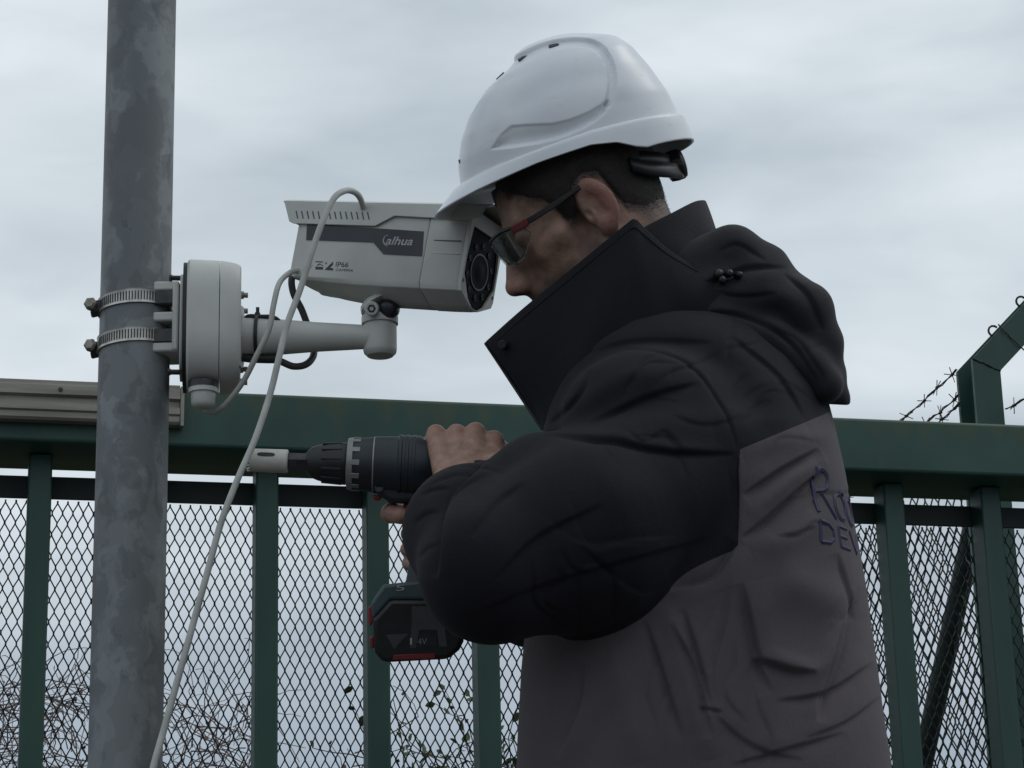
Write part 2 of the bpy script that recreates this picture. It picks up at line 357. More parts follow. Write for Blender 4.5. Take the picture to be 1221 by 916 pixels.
# ------------------------------------------------------------------ signed distance fields -> mesh (surface nets)
f4 = np.float32
def smin(a, b, kk): h = np.clip(.5 + .5 * (b - a) / kk, 0, 1); return b + (a - b) * h - kk * h * (1 - h)
def smax(a, b, kk): return -smin(-a, -b, kk)
def sm(x, a, b): t = np.clip((x - a) / (b - a), 0, 1); return t * t * (3 - 2 * t)
def ell(X, Y, Z, c, r):
    q = np.sqrt(((X - c[0]) / r[0]) ** 2 + ((Y - c[1]) / r[1]) ** 2 + ((Z - c[2]) / r[2]) ** 2)
    return (q - 1) * min(r)
def cap(X, Y, Z, a, b, ra, rb):
    a = np.asarray(a, float); b = np.asarray(b, float); d = b - a; L2 = float(d @ d) + 1e-9
    t = np.clip(((X - a[0]) * d[0] + (Y - a[1]) * d[1] + (Z - a[2]) * d[2]) / L2, 0, 1).astype(f4)
    return np.sqrt((X - a[0] - t * d[0]) ** 2 + (Y - a[1] - t * d[1]) ** 2 + (Z - a[2] - t * d[2]) ** 2) - (ra + (rb - ra) * t)
def chain(X, Y, Z, pts, rad, kk):
    f = None
    for i in range(len(pts) - 1):
        g = cap(X, Y, Z, pts[i], pts[i + 1], rad[i], rad[i + 1]); f = g if f is None else smin(f, g, kk)
    return f
def grid(lo, hi, h):
    ax = [np.arange(a, b + h, h, dtype=f4) for a, b in zip(lo, hi)]
    return ax[0][:, None, None], ax[1][None, :, None], ax[2][None, None, :], np.array(lo, float)
def nets(f, lo, h, flip=False):
    s = f < 0
    c = np.zeros(tuple(n - 1 for n in f.shape), np.int8)
    for i in (0, 1):
        for j in (0, 1):
            for l in (0, 1):
                c += s[i:f.shape[0] - 1 + i, j:f.shape[1] - 1 + j, l:f.shape[2] - 1 + l]
    act = (c > 0) & (c < 8); idx = np.argwhere(act); ids = -np.ones(act.shape, np.int64); ids[act] = np.arange(len(idx))
    acc = np.zeros((len(idx), 3)); cnt = np.zeros(len(idx))
    cor = [(i, j, l) for i in (0, 1) for j in (0, 1) for l in (0, 1)]
    vals = {q: f[idx[:, 0] + q[0], idx[:, 1] + q[1], idx[:, 2] + q[2]].astype(float) for q in cor}
    for a in cor:
        for ax in range(3):
            if a[ax] == 0:
                b = list(a); b[ax] = 1; b = tuple(b); va, vb = vals[a], vals[b]; m = (va < 0) != (vb < 0)
                t = va[m] / (va[m] - vb[m]); p = np.tile(np.array(a, float), (m.sum(), 1)); p[:, ax] = t; acc[m] += p; cnt[m] += 1
    V = lo + h * (idx + acc / cnt[:, None]); Q = []
    for ax in range(3):
        sl = [slice(None)] * 3; sl2 = [slice(None)] * 3; sl[ax] = slice(0, -1); sl2[ax] = slice(1, None)
        a, b = s[tuple(sl)], s[tuple(sl2)]; e_ = np.argwhere(a != b); u, v = (ax + 1) % 3, (ax + 2) % 3
        ok = (e_[:, u] > 0) & (e_[:, v] > 0) & (e_[:, u] < f.shape[u] - 1) & (e_[:, v] < f.shape[v] - 1); e_ = e_[ok]
        inside = a[tuple(e_.T)]
        def cid(du, dv):
            q = e_.copy(); q[:, u] -= du; q[:, v] -= dv; return ids[tuple(q.T)]
        q = np.stack([cid(1, 1), cid(0, 1), cid(0, 0), cid(1, 0)], 1)
        q[~inside] = q[~inside][:, ::-1]; Q.append(q)
    Q = np.concatenate(Q)
    if flip: Q = Q[:, ::-1]
    return V, Q
def cut(V, T, a):
    """split a triangle mesh along a = 0: (V, faces where a >= 0, faces where a < 0)"""
    a = np.where(np.abs(a) < 1e-6, 1e-6, a); s = a[T] >= 0; n = s.sum(1)
    pos = [T[n == 3]]; neg = [T[n == 0]]; V2 = [tuple(v) for v in V]; key = {}; extra = []
    def mid(i, j):
        kx = (min(i, j), max(i, j))
        if kx not in key:
            t = a[i] / (a[i] - a[j]); key[kx] = len(V) + len(extra); extra.append(V[i] + t * (V[j] - V[i]))
        return key[kx]
    P_, N_ = [], []
    for tri in T[(n == 1) | (n == 2)]:
        sg = [a[i] >= 0 for i in tri]; one = sg.index(True) if sum(sg) == 1 else sg.index(False)
        i, j, l = tri[one], tri[(one + 1) % 3], tri[(one + 2) % 3]; p, q = mid(i, j), mid(i, l)
        A, B = (P_, N_) if sg[one] else (N_, P_)
        A.append((i, p, q)); B += [(p, j, l), (p, l, q)]
    Vn = np.concatenate([V, np.array(extra).reshape(-1, 3)])
    return Vn, np.concatenate(pos + [np.array(P_, int).reshape(-1, 3)]), np.concatenate(neg + [np.array(N_, int).reshape(-1, 3)])
def compact(V, T):
    u, inv = np.unique(T, return_inverse=True); return V[u], inv.reshape(T.shape)
def tri(Q): return np.concatenate([Q[:, [0, 1, 2]], Q[:, [0, 2, 3]]])
def pdist(px, py, poly):
    """2-D distance from points to an open polyline"""
    d = None
    for (a, b) in zip(poly[:-1], poly[1:]):
        ax, ay = a[:2]; dx, dy = b[0] - ax, b[1] - ay
        t = np.clip(((px - ax) * dx + (py - ay) * dy) / (dx * dx + dy * dy + 1e-9), 0, 1)
        e_ = np.hypot(px - ax - t * dx, py - ay - t * dy); d = e_ if d is None else np.minimum(d, e_)
    return d
def pinside(px, py, poly):
    ins = np.zeros(np.shape(px), bool); n = len(poly)
    for i in range(n):
        x1, y1 = poly[i][:2]; x2, y2 = poly[(i + 1) % n][:2]
        if y1 == y2: continue
        ins ^= ((py < y1) != (py < y2)) & (px < (x2 - x1) * (py - y1) / (y2 - y1) + x1)
    return ins
def psd(px, py, poly):
    d = pdist(px, py, list(poly) + [poly[0]]); return np.where(pinside(px, py, poly), -d, d)
def wob(X, Y, Z, freq, seed, stretch=(1, 1, 1), n=7):
    r = np.random.default_rng(seed); f = 0
    for i in range(n):
        v = r.normal(size=3); v /= np.linalg.norm(v); v = v * freq * r.uniform(.6, 1.7) * np.array(stretch); f = f + np.sin(X * v[0] + Y * v[1] + Z * v[2] + r.uniform(0, 6.28))
    return f / n
# ================================================================== the setting
# ground: one sheet to the horizon, tarmac by the gate and rough grass beyond
def ground_mat():
    m = bpy.data.materials.new('tarmac_and_grass'); m.use_nodes = True; t = m.node_tree; b = t.nodes['Principled BSDF']; l = t.links.new
    co = t.nodes.new('ShaderNodeTexCoord'); n = t.nodes.new('ShaderNodeTexNoise'); n.inputs['Scale'].default_value = 60; n.inputs['Detail'].default_value = 8
    l(co.outputs['Object'], n.inputs['Vector'])
    r = t.nodes.new('ShaderNodeValToRGB'); r.color_ramp.elements[0].color = (.05, .05, .05, 1); r.color_ramp.elements[1].color = (.11, .105, .10, 1); l(n.outputs['Fac'], r.inputs[0])
    r2 = t.nodes.new('ShaderNodeValToRGB'); r2.color_ramp.elements[0].color = (.03, .045, .015, 1); r2.color_ramp.elements[1].color = (.08, .09, .035, 1); l(n.outputs['Fac'], r2.inputs[0])
    sp_ = t.nodes.new('ShaderNodeSeparateXYZ'); l(co.outputs['Object'], sp_.inputs[0])
    st = t.nodes.new('ShaderNodeMath'); st.operation = 'GREATER_THAN'; st.inputs[1].default_value = 4.9; l(sp_.outputs['Y'], st.inputs[0])
    mm = t.nodes.new('ShaderNodeMixRGB'); l(st.outputs[0], mm.inputs[0]); l(r.outputs[0], mm.inputs[1]); l(r2.outputs[0], mm.inputs[2]); l(mm.outputs[0], b.inputs['Base Color'])
    b.inputs['Roughness'].default_value = .9
    return m
g = link('ground', [(-600, -600, 0), (600, -600, 0), (600, 600, 0), (-600, 600, 0)], [(0, 1, 2, 3)], ground_mat(), loc=(0, 0, 0), smooth=False)
g['kind'] = 'structure'

# ------------------------------------------------------------------ gate
TH = math.radians(13.567); GU = np.array([math.cos(TH), math.sin(TH), 0]); GN = np.array([-math.sin(TH), math.cos(TH), 0]); UZ = np.array([0, 0, 1.0])
GD = 3.75; SPC, T0 = .18407, .1178
def G(t, n, z): return GU * t + GN * (GD + n) + UZ * z
RT, RB = .8 + 1.0851, .8 + 1.0851 - .095         # rail top / underside
gate = thing('gate', G(.9, 0, 0), 'dark green steel gate with upright bars and diamond mesh behind the man', 'gate')
V_, F_ = boxg(G(.5, .023, (RT + RB) / 2), GU * 2.6, GN * .093, UZ * (RT - RB) / 2)
rail = link('top_rail', V_, F_, M_rail, gate, bevel=.006, seg=3)
# the rail's own material space needs its top edge at z = 0
rail.data.transform(Matrix.Translation((0, 0, -RT))); rail.location = (0, 0, RT)
BT, BB = .8 + .9635, .8 + .9635 - .036
link('flat_bar', *boxg(G(.5, .056, (BT + BB) / 2), GU * 2.6, GN * .005, UZ * (BT - BB) / 2), M_dgreen, gate)
link('bottom_rail', *boxg(G(.5, .0, .16), GU * 2.6, GN * .05, UZ * .05), M_green, gate, bevel=.004)
for kk in range(-4, 14):
    t = T0 + kk * SPC
    link('upright_bar', *boxg(G(t, .025, (.215 + RB - .001) / 2), GU * .0188, GN * .0250, UZ * (RB - .001 - .215) / 2), M_green, gate, bevel=.003)
def expanded(origin, eu, en, t0, t1, z0, z1, w, hgt, th, dep):
    """expanded-metal lattice: zigzag strands, vectorised"""
    cols = int((t1 - t0) / (w / 2)); rows = int((z1 - z0) / (hgt / 2))
    bond = hgt * .06
    zz = []; sg = []
    for j in range(rows + 1):
        zc_ = z0 + j * hgt / 2; s_ = 1 if j % 2 == 0 else -1
        zz += [zc_ - bond, zc_ + bond]; sg += [s_, s_]
    zz = np.array(zz); sg = np.array(sg); n = len(zz)
    par = np.where(np.arange(cols) % 2 == 0, 1, -1)
    xc = t0 + (np.arange(cols) + .5) * w / 2
    X = xc[:, None] + par[:, None] * sg[None] * (w / 4 - th * .12)
    X = X + rng.normal(0, w * .016, X.shape)
    B_ = origin + X[..., None] * eu + zz[None, :, None] * UZ                    # cols, n, 3
    cs = [(-th / 2, -dep / 2), (th / 2, -dep / 2), (th / 2, dep / 2), (-th / 2, dep / 2)]
    V = np.stack([B_ + a * eu + b * en for a, b in cs], 2).reshape(-1, 3)        # cols*n*4
    base = (np.arange(cols)[:, None] * n + np.arange(n - 1)[None]).reshape(-1) * 4
    Q = np.concatenate([np.stack([base + i, base + (i + 1) % 4, base + 4 + (i + 1) % 4, base + 4 + i], 1) for i in range(4)])
    return V, Q
Vm, Qm = expanded(GN * (GD + .058), GU, GN, -.95, 2.25, .22, BB + .004, .01665, .0362, .0023, .0022)
msh = link('mesh_panel', Vm, Qm, M_dgreen, gate, smooth=False); msh['kind'] = 'stuff'

# ------------------------------------------------------------------ cable trunking on the rail, left
pn = GN * (GD - .096); a_ = on_plane(215, 480, pn, GN); tE = float(np.dot(a_, GU))
zt = on_plane(210, 457.5, pn, GN)[2]; zb = on_plane(212, 503, pn, GN)[2]
hh = zt - zb
prof = [(0, 0), (.004, -.004), (.004, hh * .16), (-.0, hh * .2), (0, hh * .36), (.010, hh * .40), (.010, hh * .56), (.0, hh * .60), (0, hh * .84), (.006, hh * .88), (.006, hh * .98), (.012, hh), (.024, hh), (.024, -.004)]
tr = thing('aluminium_profile', G(tE - 1, -.09, zb), 'weathered grooved aluminium profile lying along the top rail, left of the pole', 'rail profile')
pts = np.array([G(tE, -.096 + a, zb + b) for a, b in prof])
link('profile', *prism(pts, -GU * 1.9), M_alu, tr, angle=25)
for tt in (tE - .19, tE - .72):
    link('screw', *lathe(G(tt, -.0975, zb + hh * .72), GN, [(0, .002), (.0006, .004), (.003, .004)], 12), M_dsteel, tr)
link('end_lip', *boxg(G(tE + .0035, -.083, zb + hh * .42), GU * .003, GN * .012, UZ * (hh * .52)), M_alu, tr, bevel=.001)

# ------------------------------------------------------------------ galvanised pole
PD = 3.0
pc = P(160.7, 400, PD); PX, PY = pc[0], pc[1]; PR = .0449
pole = link('pole', *tube([(PX, PY, z) for z in np.linspace(0, 4.6, 24)], PR, 64), M_galv, loc=(PX, PY, 0), angle=60)
tag(pole, 'mottled galvanised steel pole that carries the security camera', 'pole')

# ------------------------------------------------------------------ far fence: cranked post, brace, chain link, barbed wire
ang = math.radians(-10.0); FV = np.array([math.sin(ang), math.cos(ang), 0]); FE = np.array([math.cos(ang), -math.sin(ang), 0])
pb = P(1163, 470, 5.1); z_b = P(1163, 424, 5.1)[2]
fw, fd, ft = .062, .105, .011
sec = [(0, 0), (fw, 0), (fw, ft), (fw / 2 + .004, ft), (fw / 2 + .004, fd - ft), (fw, fd - ft), (fw, fd), (0, fd), (0, fd - ft), (fw / 2 - .004, fd - ft), (fw / 2 - .004, ft), (0, ft)]
o2 = np.array([pb[0], pb[1], 0])
V = []
for e_, g_ in sec: V.append(o2 + FE * e_ + FV * g_)
for e_, g_ in sec: V.append(o2 + FE * e_ + FV * g_ + UZ * (z_b - e_ * math.tan(math.radians(22.5))))
dirc = (FE + UZ) / math.sqrt(2)
for e_, g_ in sec: V.append(o2 + FE * e_ + FV * g_ + UZ * (z_b - e_ * math.tan(math.radians(22.5))) + dirc * .48)
ns = len(sec)
F = [tuple(range(ns))[::-1], tuple(range(2 * ns, 3 * ns))] + [(r_ * ns + i, r_ * ns + (i + 1) % ns, (r_ + 1) * ns + (i + 1) % ns, (r_ + 1) * ns + i) for r_ in (0, 1) for i in range(ns)]
post = thing('fence_post', o2, 'green fence post of H section with its top cranked to the right', 'post')
link('upright', V, F, M_green, post, smooth=False)
# welded mitre bead and tie wires
bead = [o2 + FE * e_ + FV * -.001 + UZ * (z_b - e_ * math.tan(math.radians(22.5))) for e_ in np.linspace(-.001, fw + .001, 12)]
link('weld_bead', *tube([p + rng.normal(0, .0008, 3) for p in bead], .0022, 6), M_dgreen, post)
for s_ in (.10, .2):
    c0 = o2 + UZ * z_b + dirc * (s_ + .0)
    ppt = [c0 + FV * (-.004) + (FE - UZ) / math.sqrt(2) * q for q in np.linspace(-.01, .068, 9)]
    if s_ == .1: link('tie_wire', *tube([p + rng.normal(0, .0012, 3) for p in ppt], .0016, 6), M_rust, post)
    loop = [c0 + (UZ - FE) / math.sqrt(2) * (.006 + .012 * math.sin(a)) + dirc * .012 * math.cos(a) + FV * .03 for a in np.linspace(0, 6, 12)]
    link('tie_wire', *tube(loop, .0025, 6), M_rust, post)
b0, b1 = P(1158, 640, 5.2), P(1096, 930, 5.35)
bd = unit(b0 - b1); bl = b1[2] / bd[2]
br = link('brace_tube', *tube([b1 - bd * bl, b0 + bd * .12], .0235, 20), M_dgreen, loc=b1 - bd * bl); tag(br, 'dark slanting brace tube seen through the mesh, right of the man', 'brace')
cl = thing('chain_link_fence', o2 + FV * .05, 'chain link fence running away from the cranked post behind the gate', 'fence')
Vm, Qm = expanded(o2 + FV * .05 + FE * .02, FV, FE, .02, 7.0, .05, z_b - .16, .058, .062, .0032, .003)
cm = link('wire_mesh', Vm, Qm, M_wire, cl, smooth=False); cm['kind'] = 'stuff'
link('line_wire', *tube([o2 + FV * q + FE * .02 + UZ * (z_b - .16) for q in (-.02, 3.5, 7.0)], .0022, 6), M_wire, cl)
for q in (3.4, 6.8):
    link('far_post', *boxg(o2 + FV * q + FE * .05 + UZ * (z_b * .5 - .04), FE * .028, FV * .03, UZ * (z_b * .5 - .04)), M_green, cl)
def barbed(p, q, label, sag=.02, step=.095):
    p, q = np.asarray(p), np.asarray(q); n = int(np.linalg.norm(q - p) / .03); d = unit(q - p)
    t = thing('barbed_wire', p, label, 'barbed wire', 'barbed wire strands by the cranked post')
    ts = np.linspace(0, 1, n); C = np.array([p + (q - p) * a - UZ * sag * 4 * a * (1 - a) for a in ts]); C += rng.normal(0, .0012, C.shape)
    a = np.linspace(0, n * 1.3, n); s1 = unit(np.cross(d, UZ)); s2 = np.cross(d, s1)
    off = np.outer(np.cos(a), s1) + np.outer(np.sin(a), s2)
    link('strand', *tube(C + off * .0016, .0014, 5), M_rust, t); link('strand', *tube(C - off * .0016, .0014, 5), M_rust, t)
    for s_ in np.arange(.05, np.linalg.norm(q - p), step):
        i = min(n - 1, int(s_ / np.linalg.norm(q - p) * n)); c = C[i]; m = MB()
        for _ in range(2):
            v = unit(rng.normal(size=3)); v = unit(v - d * np.dot(v, d) * .6); m.add(*tube([c - v * .018, c + v * .018], [.0009, .0012], 5))
        th = [c + d * (.004 * (j - 4) / 4) + .0035 * (math.cos(j * 1.9) * s1 + math.sin(j * 1.9) * s2) for j in range(9)]; m.add(*tube(th, .0013, 5)); m.link('barb', M_rust, t)
    return t
wd = np.array([math.sin(math.radians(-10.7)), math.cos(math.radians(-10.7)), 0])
for (x, y, lb) in ((1141, 442, 'uppermost barbed wire strand left of the cranked post'), (1143, 471, 'middle barbed wire strand left of the cranked post'), (1145, 481, 'lowest barbed wire strand just above the gate rail')):
    p = P(x, y, 5.15); barbed(p, p + wd * 3.4, lb, .03)
p = P(1199, 488, 5.1); barbed(p, p - wd * 1.3 + FE * .25 + UZ * .06, 'barbed wire at the right edge, right of the cranked post', .01)

# ------------------------------------------------------------------ shrubs beyond the gate
def twigs(m, p, d, length, r, depth, leaves, lp=.5, curl=.35):
    n = 7; pts = [np.array(p)]; d = unit(d)
    for i in range(n):
        d = unit(d + rng.normal(0, curl * .35, 3) - UZ * (.05 + .10 * i / n)); pts.append(pts[-1] + d * length / n)
    m.add(*tube(pts, np.linspace(r, r * .45, n + 1), 4, caps=False))
    for i in range(2, n + 1):
        if depth > 0 and rng.random() < .75:
            twigs(m, pts[i], unit(d * .6 + rng.normal(0, .6, 3) - UZ * .25), min(length * rng.uniform(.25, .5), .35), r * .6, depth - 1, leaves, lp, curl)
        if rng.random() < lp: leaves.append((pts[i], unit(d + rng.normal(0, .8, 3))))
def leafmesh(leaves, size):
    m = MB()
    for p, d in leaves:
        s_ = size * rng.uniform(.6, 1.3); a = unit(np.cross(d, rng.normal(size=3))); b = np.cross(d, a)
        m.add([p, p + d * s_ * .35 + a * s_ * .3 + b * s_ * .05, p + d * s_ * .75 + a * s_ * .24, p + d * s_ + b * -s_ * .12, p + d * s_ * .75 - a * s_ * .24, p + d * s_ * .35 - a * s_ * .3 + b * s_ * .05], [(0, 1, 2, 3), (0, 3, 4, 5)])
    return m
def shrub(name, px0, px1, pytop, d, n, label, cat, mb, ml, lp, lsize, depth=2, curl=.35, group=None, fill=8):
    c = P((px0 + px1) / 2, 916, d); c[2] = 0
    t = thing(name, c, label, cat, group); m = MB(); lv = []
    for i in range(n):
        x = rng.uniform(px0, px1); top = P(x, pytop + abs(rng.normal(0, 45)), d + rng.uniform(-.35, .35)); b = np.array([top[0] * .6 + c[0] * .4, top[1] * .6 + c[1] * .4, 0.02])
        tip = top - b; L_ = np.linalg.norm(tip); twigs(m, b, tip, L_ * .97, .0042, depth, lv, lp, curl)
    for i in range(n * fill):
        x = rng.uniform(px0, px1); y = pytop + 22 + abs(rng.normal(0, 1)) * 95; q = P(x, y, d + rng.uniform(-.5, .5))
        twigs(m, q, rng.normal(size=3) * np.array([1, 1, .7]) + UZ * .35, rng.uniform(.14, .38), .0021, 0, lv, lp, .8)
    m.link('stems', mb, t)
    if lv: leafmesh(lv, lsize).link('leaves', ml, t)
    return t
shrub('bramble_bush', -40, 105, 795, 6.8, 34, 'tangled brown bramble behind the mesh, at the left edge', 'bramble', M_bark, M_leafb, .05, .016, 2, .5, fill=4)
shrub('bramble_bush', 175, 300, 815, 7.2, 28, 'tangled brown bramble behind the mesh, between pole and hanging cable', 'bramble', M_bark, M_leafb, .05, .016, 2, .5, fill=4)
shrub('leafy_shrub', 495, 650, 890, 5.8, 20, 'low green leafy shrub behind the mesh, left of the jacket hem', 'shrub', M_twig, M_leaf, .7, .026, 1, .3, fill=7)
shrub('leafy_shrub', 405, 445, 875, 6.4, 4, 'small dry sprig behind the mesh, below the drill', 'shrub', M_bark, M_leafb, .2, .02, 1, .3, fill=4)
# ================================================================== camera mount on the pole
AX = np.array([math.cos(math.radians(7.0)), math.sin(math.radians(7.0)), 0]); AY = np.array([-math.sin(math.radians(7.0)), math.cos(math.radians(7.0)), 0])
def pole_pt(py):            # height on the pole axis at a photo row
    return on_plane(160, py, np.array([PX, PY, 0]), np.array([0, 1.0, 0]))[2]
for py, lb in ((366, 'upper slotted steel hose clamp round the pole'), (411, 'lower slotted steel hose clamp round the pole')):
    zc_ = pole_pt(py); hw = .0092; t = thing('hose_clamp', (PX, PY, zc_), lb, 'hose clamp', 'hose clamps on the pole')
    N_ = 72; V = []
    for i in range(N_):
        a = 2 * math.pi * i / N_; c, s_ = math.cos(a), math.sin(a)
        for r_, z in ((PR + .0005, -hw), (PR + .0028, -hw), (PR + .0022, -hw * .8), (PR + .0022, hw * .8), (PR + .0028, hw), (PR + .0005, hw)):
            V.append((PX + c * r_, PY + s_ * r_, zc_ + z + .003 * c))
    F = [(i * 6 + j, ((i + 1) % N_) * 6 + j, ((i + 1) % N_) * 6 + (j + 1) % 6, i * 6 + (j + 1) % 6) for i in range(N_) for j in range(6)]
    bnd = link('band', V, F, M_steel, t)
    m = MB()
    for i in range(26):                      # worm-drive slots, front right part of the band
        a = math.radians(-150 + i * 4.6); c, s_ = math.cos(a), math.sin(a); ce = np.array([PX + c * (PR + .0024), PY + s_ * (PR + .0024), zc_ + .003 * c])
        m.add(*boxg(ce, np.array([c, s_, 0]) * .0004, np.array([-s_, c, 0]) * .0008, UZ * hw * .62))
    sl = m.link('slot', M_dsteel, bnd); sl['kind'] = 'stuff'
    hc = P(113, py + 3, PD - .0) ; hc[2] = zc_ - .004
    hd = link('screw_housing', *boxg(hc + np.array([.004, 0, 0]), np.array([.009, 0, .002]), AY * .011, UZ * .0085), M_dsteel, t, bevel=.003)
    link('hex_screw', *lathe(hc + np.array([-.002, -.012, .001]), np.array([-.2, -1, 0]), [(-.004, .0075), (.003, .0085), (.006, .0085), (.0085, .0055)], 6), M_bolt, hd, angle=20)

jc = P(255, 392, PD); JR = .082
jb = thing('junction_box', jc - UZ * JR, 'round grey junction box strapped to the pole behind the camera arm', 'junction box')
xl = P(221, 392, PD)[0] - jc[0]; xr = P(287, 392, PD)[0] - jc[0]; xs = P(262, 392, PD)[0] - jc[0]
# rounded-square casing lofted along AX
def rsec(h, w, n=40, p=3.2):
    o = []
    for i in range(n):
        a = 2 * math.pi * i / n; c, s_ = math.cos(a), math.sin(a)
        o.append((math.copysign(abs(c) ** (2 / p), c) * w, math.copysign(abs(s_) ** (2 / p), s_) * h))
    return o
def loftx(c, secs, n=40):
    V = []
    for x, h, w in secs:
        for a, b in rsec(h, w, n): V.append(c + AX * x + AY * a + UZ * b)
    F = [(i * n + j, i * n + (j + 1) % n, (i + 1) * n + (j + 1) % n, (i + 1) * n + j) for i in range(len(secs) - 1) for j in range(n)]
    return np.array(V), F + [tuple(range(n))[::-1], tuple((len(secs) - 1) * n + j for j in range(n))]
H, Wd = .083, .075
link('casing', *loftx(jc, [(xl + .003, H - .003, Wd - .003), (xl + .006, H, Wd), (xs - .0012, H * .985, Wd * .985), (xs - .0006, H * .978, Wd * .978)]), M_cam, jb, angle=30)
link('lid', *loftx(jc, [(xs + .0002, H * .978, Wd * .978), (xs + .001, H * .985, Wd * .985), (xs + .010, H * .972, Wd * .97), (xr - .007, H * .95, Wd * .945), (xr - .002, H * .925, Wd * .92), (xr, H * .89, Wd * .89)]), M_cam, jb, angle=30)
link('gasket', *loftx(jc, [(xl - .002, H - .004, Wd - .004), (xl + .003, H - .004, Wd - .004)]), M_rubber, jb)
link('back_plate', *loftx(jc, [(xl - .006, H * .80, Wd * .66), (xl - .002, H * .80, Wd * .66)]), M_cam, jb, bevel=.001)
gx = P(244, 478, PD); 
link('cable_gland', *lathe(np.array([gx[0] + .006, jc[1] - .032, jc[2] - H - .006]), -UZ, [(0, .0185), (.006, .0185), (.0065, .0155), (.020, .0150), (.024, .012), (.026, .006)], 24), M_cam, jb)
link('gland_collar', *lathe(np.array([gx[0] + .006, jc[1] - .032, jc[2] - H + .002]), -UZ, [(0, .0192), (.008, .0192)], 24), M_dsteel, jb)
for py_, s_ in ((343, 1), (362, 1), (432, -1), (448, -1)):
    z = on_plane(290, py_, jc, np.array([0, 1.0, 0]))[2]
    for yo in (-.045, .03):
        link('lid_screw', *lathe(np.array([jc[0] + xr - .004, jc[1] + yo, z]), AX, [(0, .005), (.004, .005), (.0042, .0034), (.0095, .0034)], 10), M_bolt, jb)
# saddle bracket between pole and box
bm_ = MB(); bx0, bx1 = PX + PR * .62, jc[0] + xl - .004
for py_ in (352, 388, 424):
    z = pole_pt(py_ if py_ != 388 else 388); bm_.add(*boxg(np.array([(bx0 + bx1) / 2, PY - .004, z]), np.array([(bx1 - bx0) / 2, 0, 0]), np.array([0, .031, 0]), UZ * .0062))
bm_.add(*boxg(np.array([bx1 - .004, PY - .004, pole_pt(388)]), np.array([.004, 0, 0]), np.array([0, .034, 0]), UZ * .046))
bm_.link('saddle_bracket', M_cam, jb, bevel=.0025)
for py_ in (366, 411):
    z = pole_pt(py_); link('strap_lug', *boxg(np.array([bx0 + .015, PY - .030, z]), np.array([.014, 0, 0]), np.array([0, .006, 0]), UZ * .0095), M_dsteel, jb, bevel=.002)
for py_, dx in ((341, .0), (452, 0)):
    z = on_plane(218, py_, jc, np.array([0, 1.0, 0]))[2]; link('plate_bolt', *lathe(np.array([jc[0] + xl - .001, jc[1] - .03, z]), -AX, [(0, .0035), (.012, .0035), (.0122, .0045), (.016, .0045)], 8), M_dsteel, jb)

# ------------------------------------------------------------------ bullet camera with its arm
piv = P(453, 398, PD)
# arm direction follows the photo: box to swivel, both at the pole's distance
a0 = P(286, 402, PD - .004); a1 = P(440, 402, PD - .004)
sc = thing('security_camera', piv, 'off-white bullet security camera with sunshield on a tapered wall arm', 'security camera')
ad = unit(a1 - a0); al = np.linalg.norm(a1 - a0)
arm = link('mounting_arm', *lathe(a0 - ad * .001, ad, [(0, .040), (.004, .040), (.006, .0262), (.03, .0248), (.06, .0222), (.10, .0190), (.14, .0168), (al + .002, .0152)], 32), M_cam, sc)
sv = UZ - ad * np.dot(UZ, ad) * 0
link('swivel_socket', *lathe(piv - UZ * .030, UZ, [(0, .0165), (.004, .0205), (.008, .0215), (.040, .0215), (.0405, .0200), (.042, .0200), (.0425, .0235), (.052, .0235), (.053, .0215), (.060, .019)], 36), M_cam, sc)
# frame of the camera body (axis, up, side towards us)
KtoW = lambda v: RGT * v[0] - UPV * v[1] - FWD * v[2]
BA = unit(KtoW((.885, .055, .462))); BU = UZ - BA * np.dot(UZ, BA); BU = unit(BU); BL = np.cross(BA, BU); BL = BL if np.dot(BL, FWD) < 0 else -BL
bc = piv + UZ * .088 + BA * .0            # body axis point above the swivel
def B(a, l, v): return bc + BA * a + BL * l + BU * v
def Bp(px, py, l):                         # photo point on the plane l = const -> (a, v)
    q = on_plane(px, py, B(0, l, 0), BL) - bc; return float(q @ BA), float(q @ BU)
HW = .047
aR = Bp(347, 300, HW)[0]; aS = Bp(506, 300, HW)[0]; aF = Bp(551, 300, HW)[0]
vT = Bp(430, 255, HW)[1]; vK = Bp(430, 333, HW)[1]; vB = Bp(520, 366, .012)[1]
def bsec(w=1.0, top=1.0, bot=1.0, ins=0.0):
    T_, K_, B_ = vT + .012, vK, vK + (vB - vK) * bot
    pts = [(HW * w, T_ * top), (HW * w, K_), (HW * w * .93, K_ - (K_ - B_) * .35), (HW * w * .36, B_ + .003), (HW * w * .2, B_)]
    pts = [(l - ins * np.sign(l), v + (ins if v < 0 else -ins)) for l, v in pts]
    return pts + [(-l, v) for l, v in pts[::-1]]
def bloft(secs):
    n = len(secs[0][1]); V = [B(a, l, v) for a, s_ in secs for l, v in s_]
    F = [(i * n + j, i * n + (j + 1) % n, (i + 1) * n + (j + 1) % n, (i + 1) * n + j) for i in range(len(secs) - 1) for j in range(n)]
    return np.array(V), F + [tuple(range(n))[::-1], tuple((len(secs) - 1) * n + j for j in range(n))]
Lb = aS - aR
body = link('body', *bloft([(aR, bsec(.86, .92, -.1)), (aR + .003, bsec(.95, .97, .0)), (aR + .012, bsec(1, 1, .15)), (aR + Lb * .16, bsec(1, 1, .38)), (aR + Lb * .32, bsec(1, 1, .62)), (aR + Lb * .5, bsec(1, 1, .82)), (aR + Lb * .7, bsec(1, 1, .93)), (aS - .0012, bsec(1, 1, .97)), (aS, bsec(.985, 1, .96))]), M_cam, sc, angle=32, bevel=.0045, seg=4)
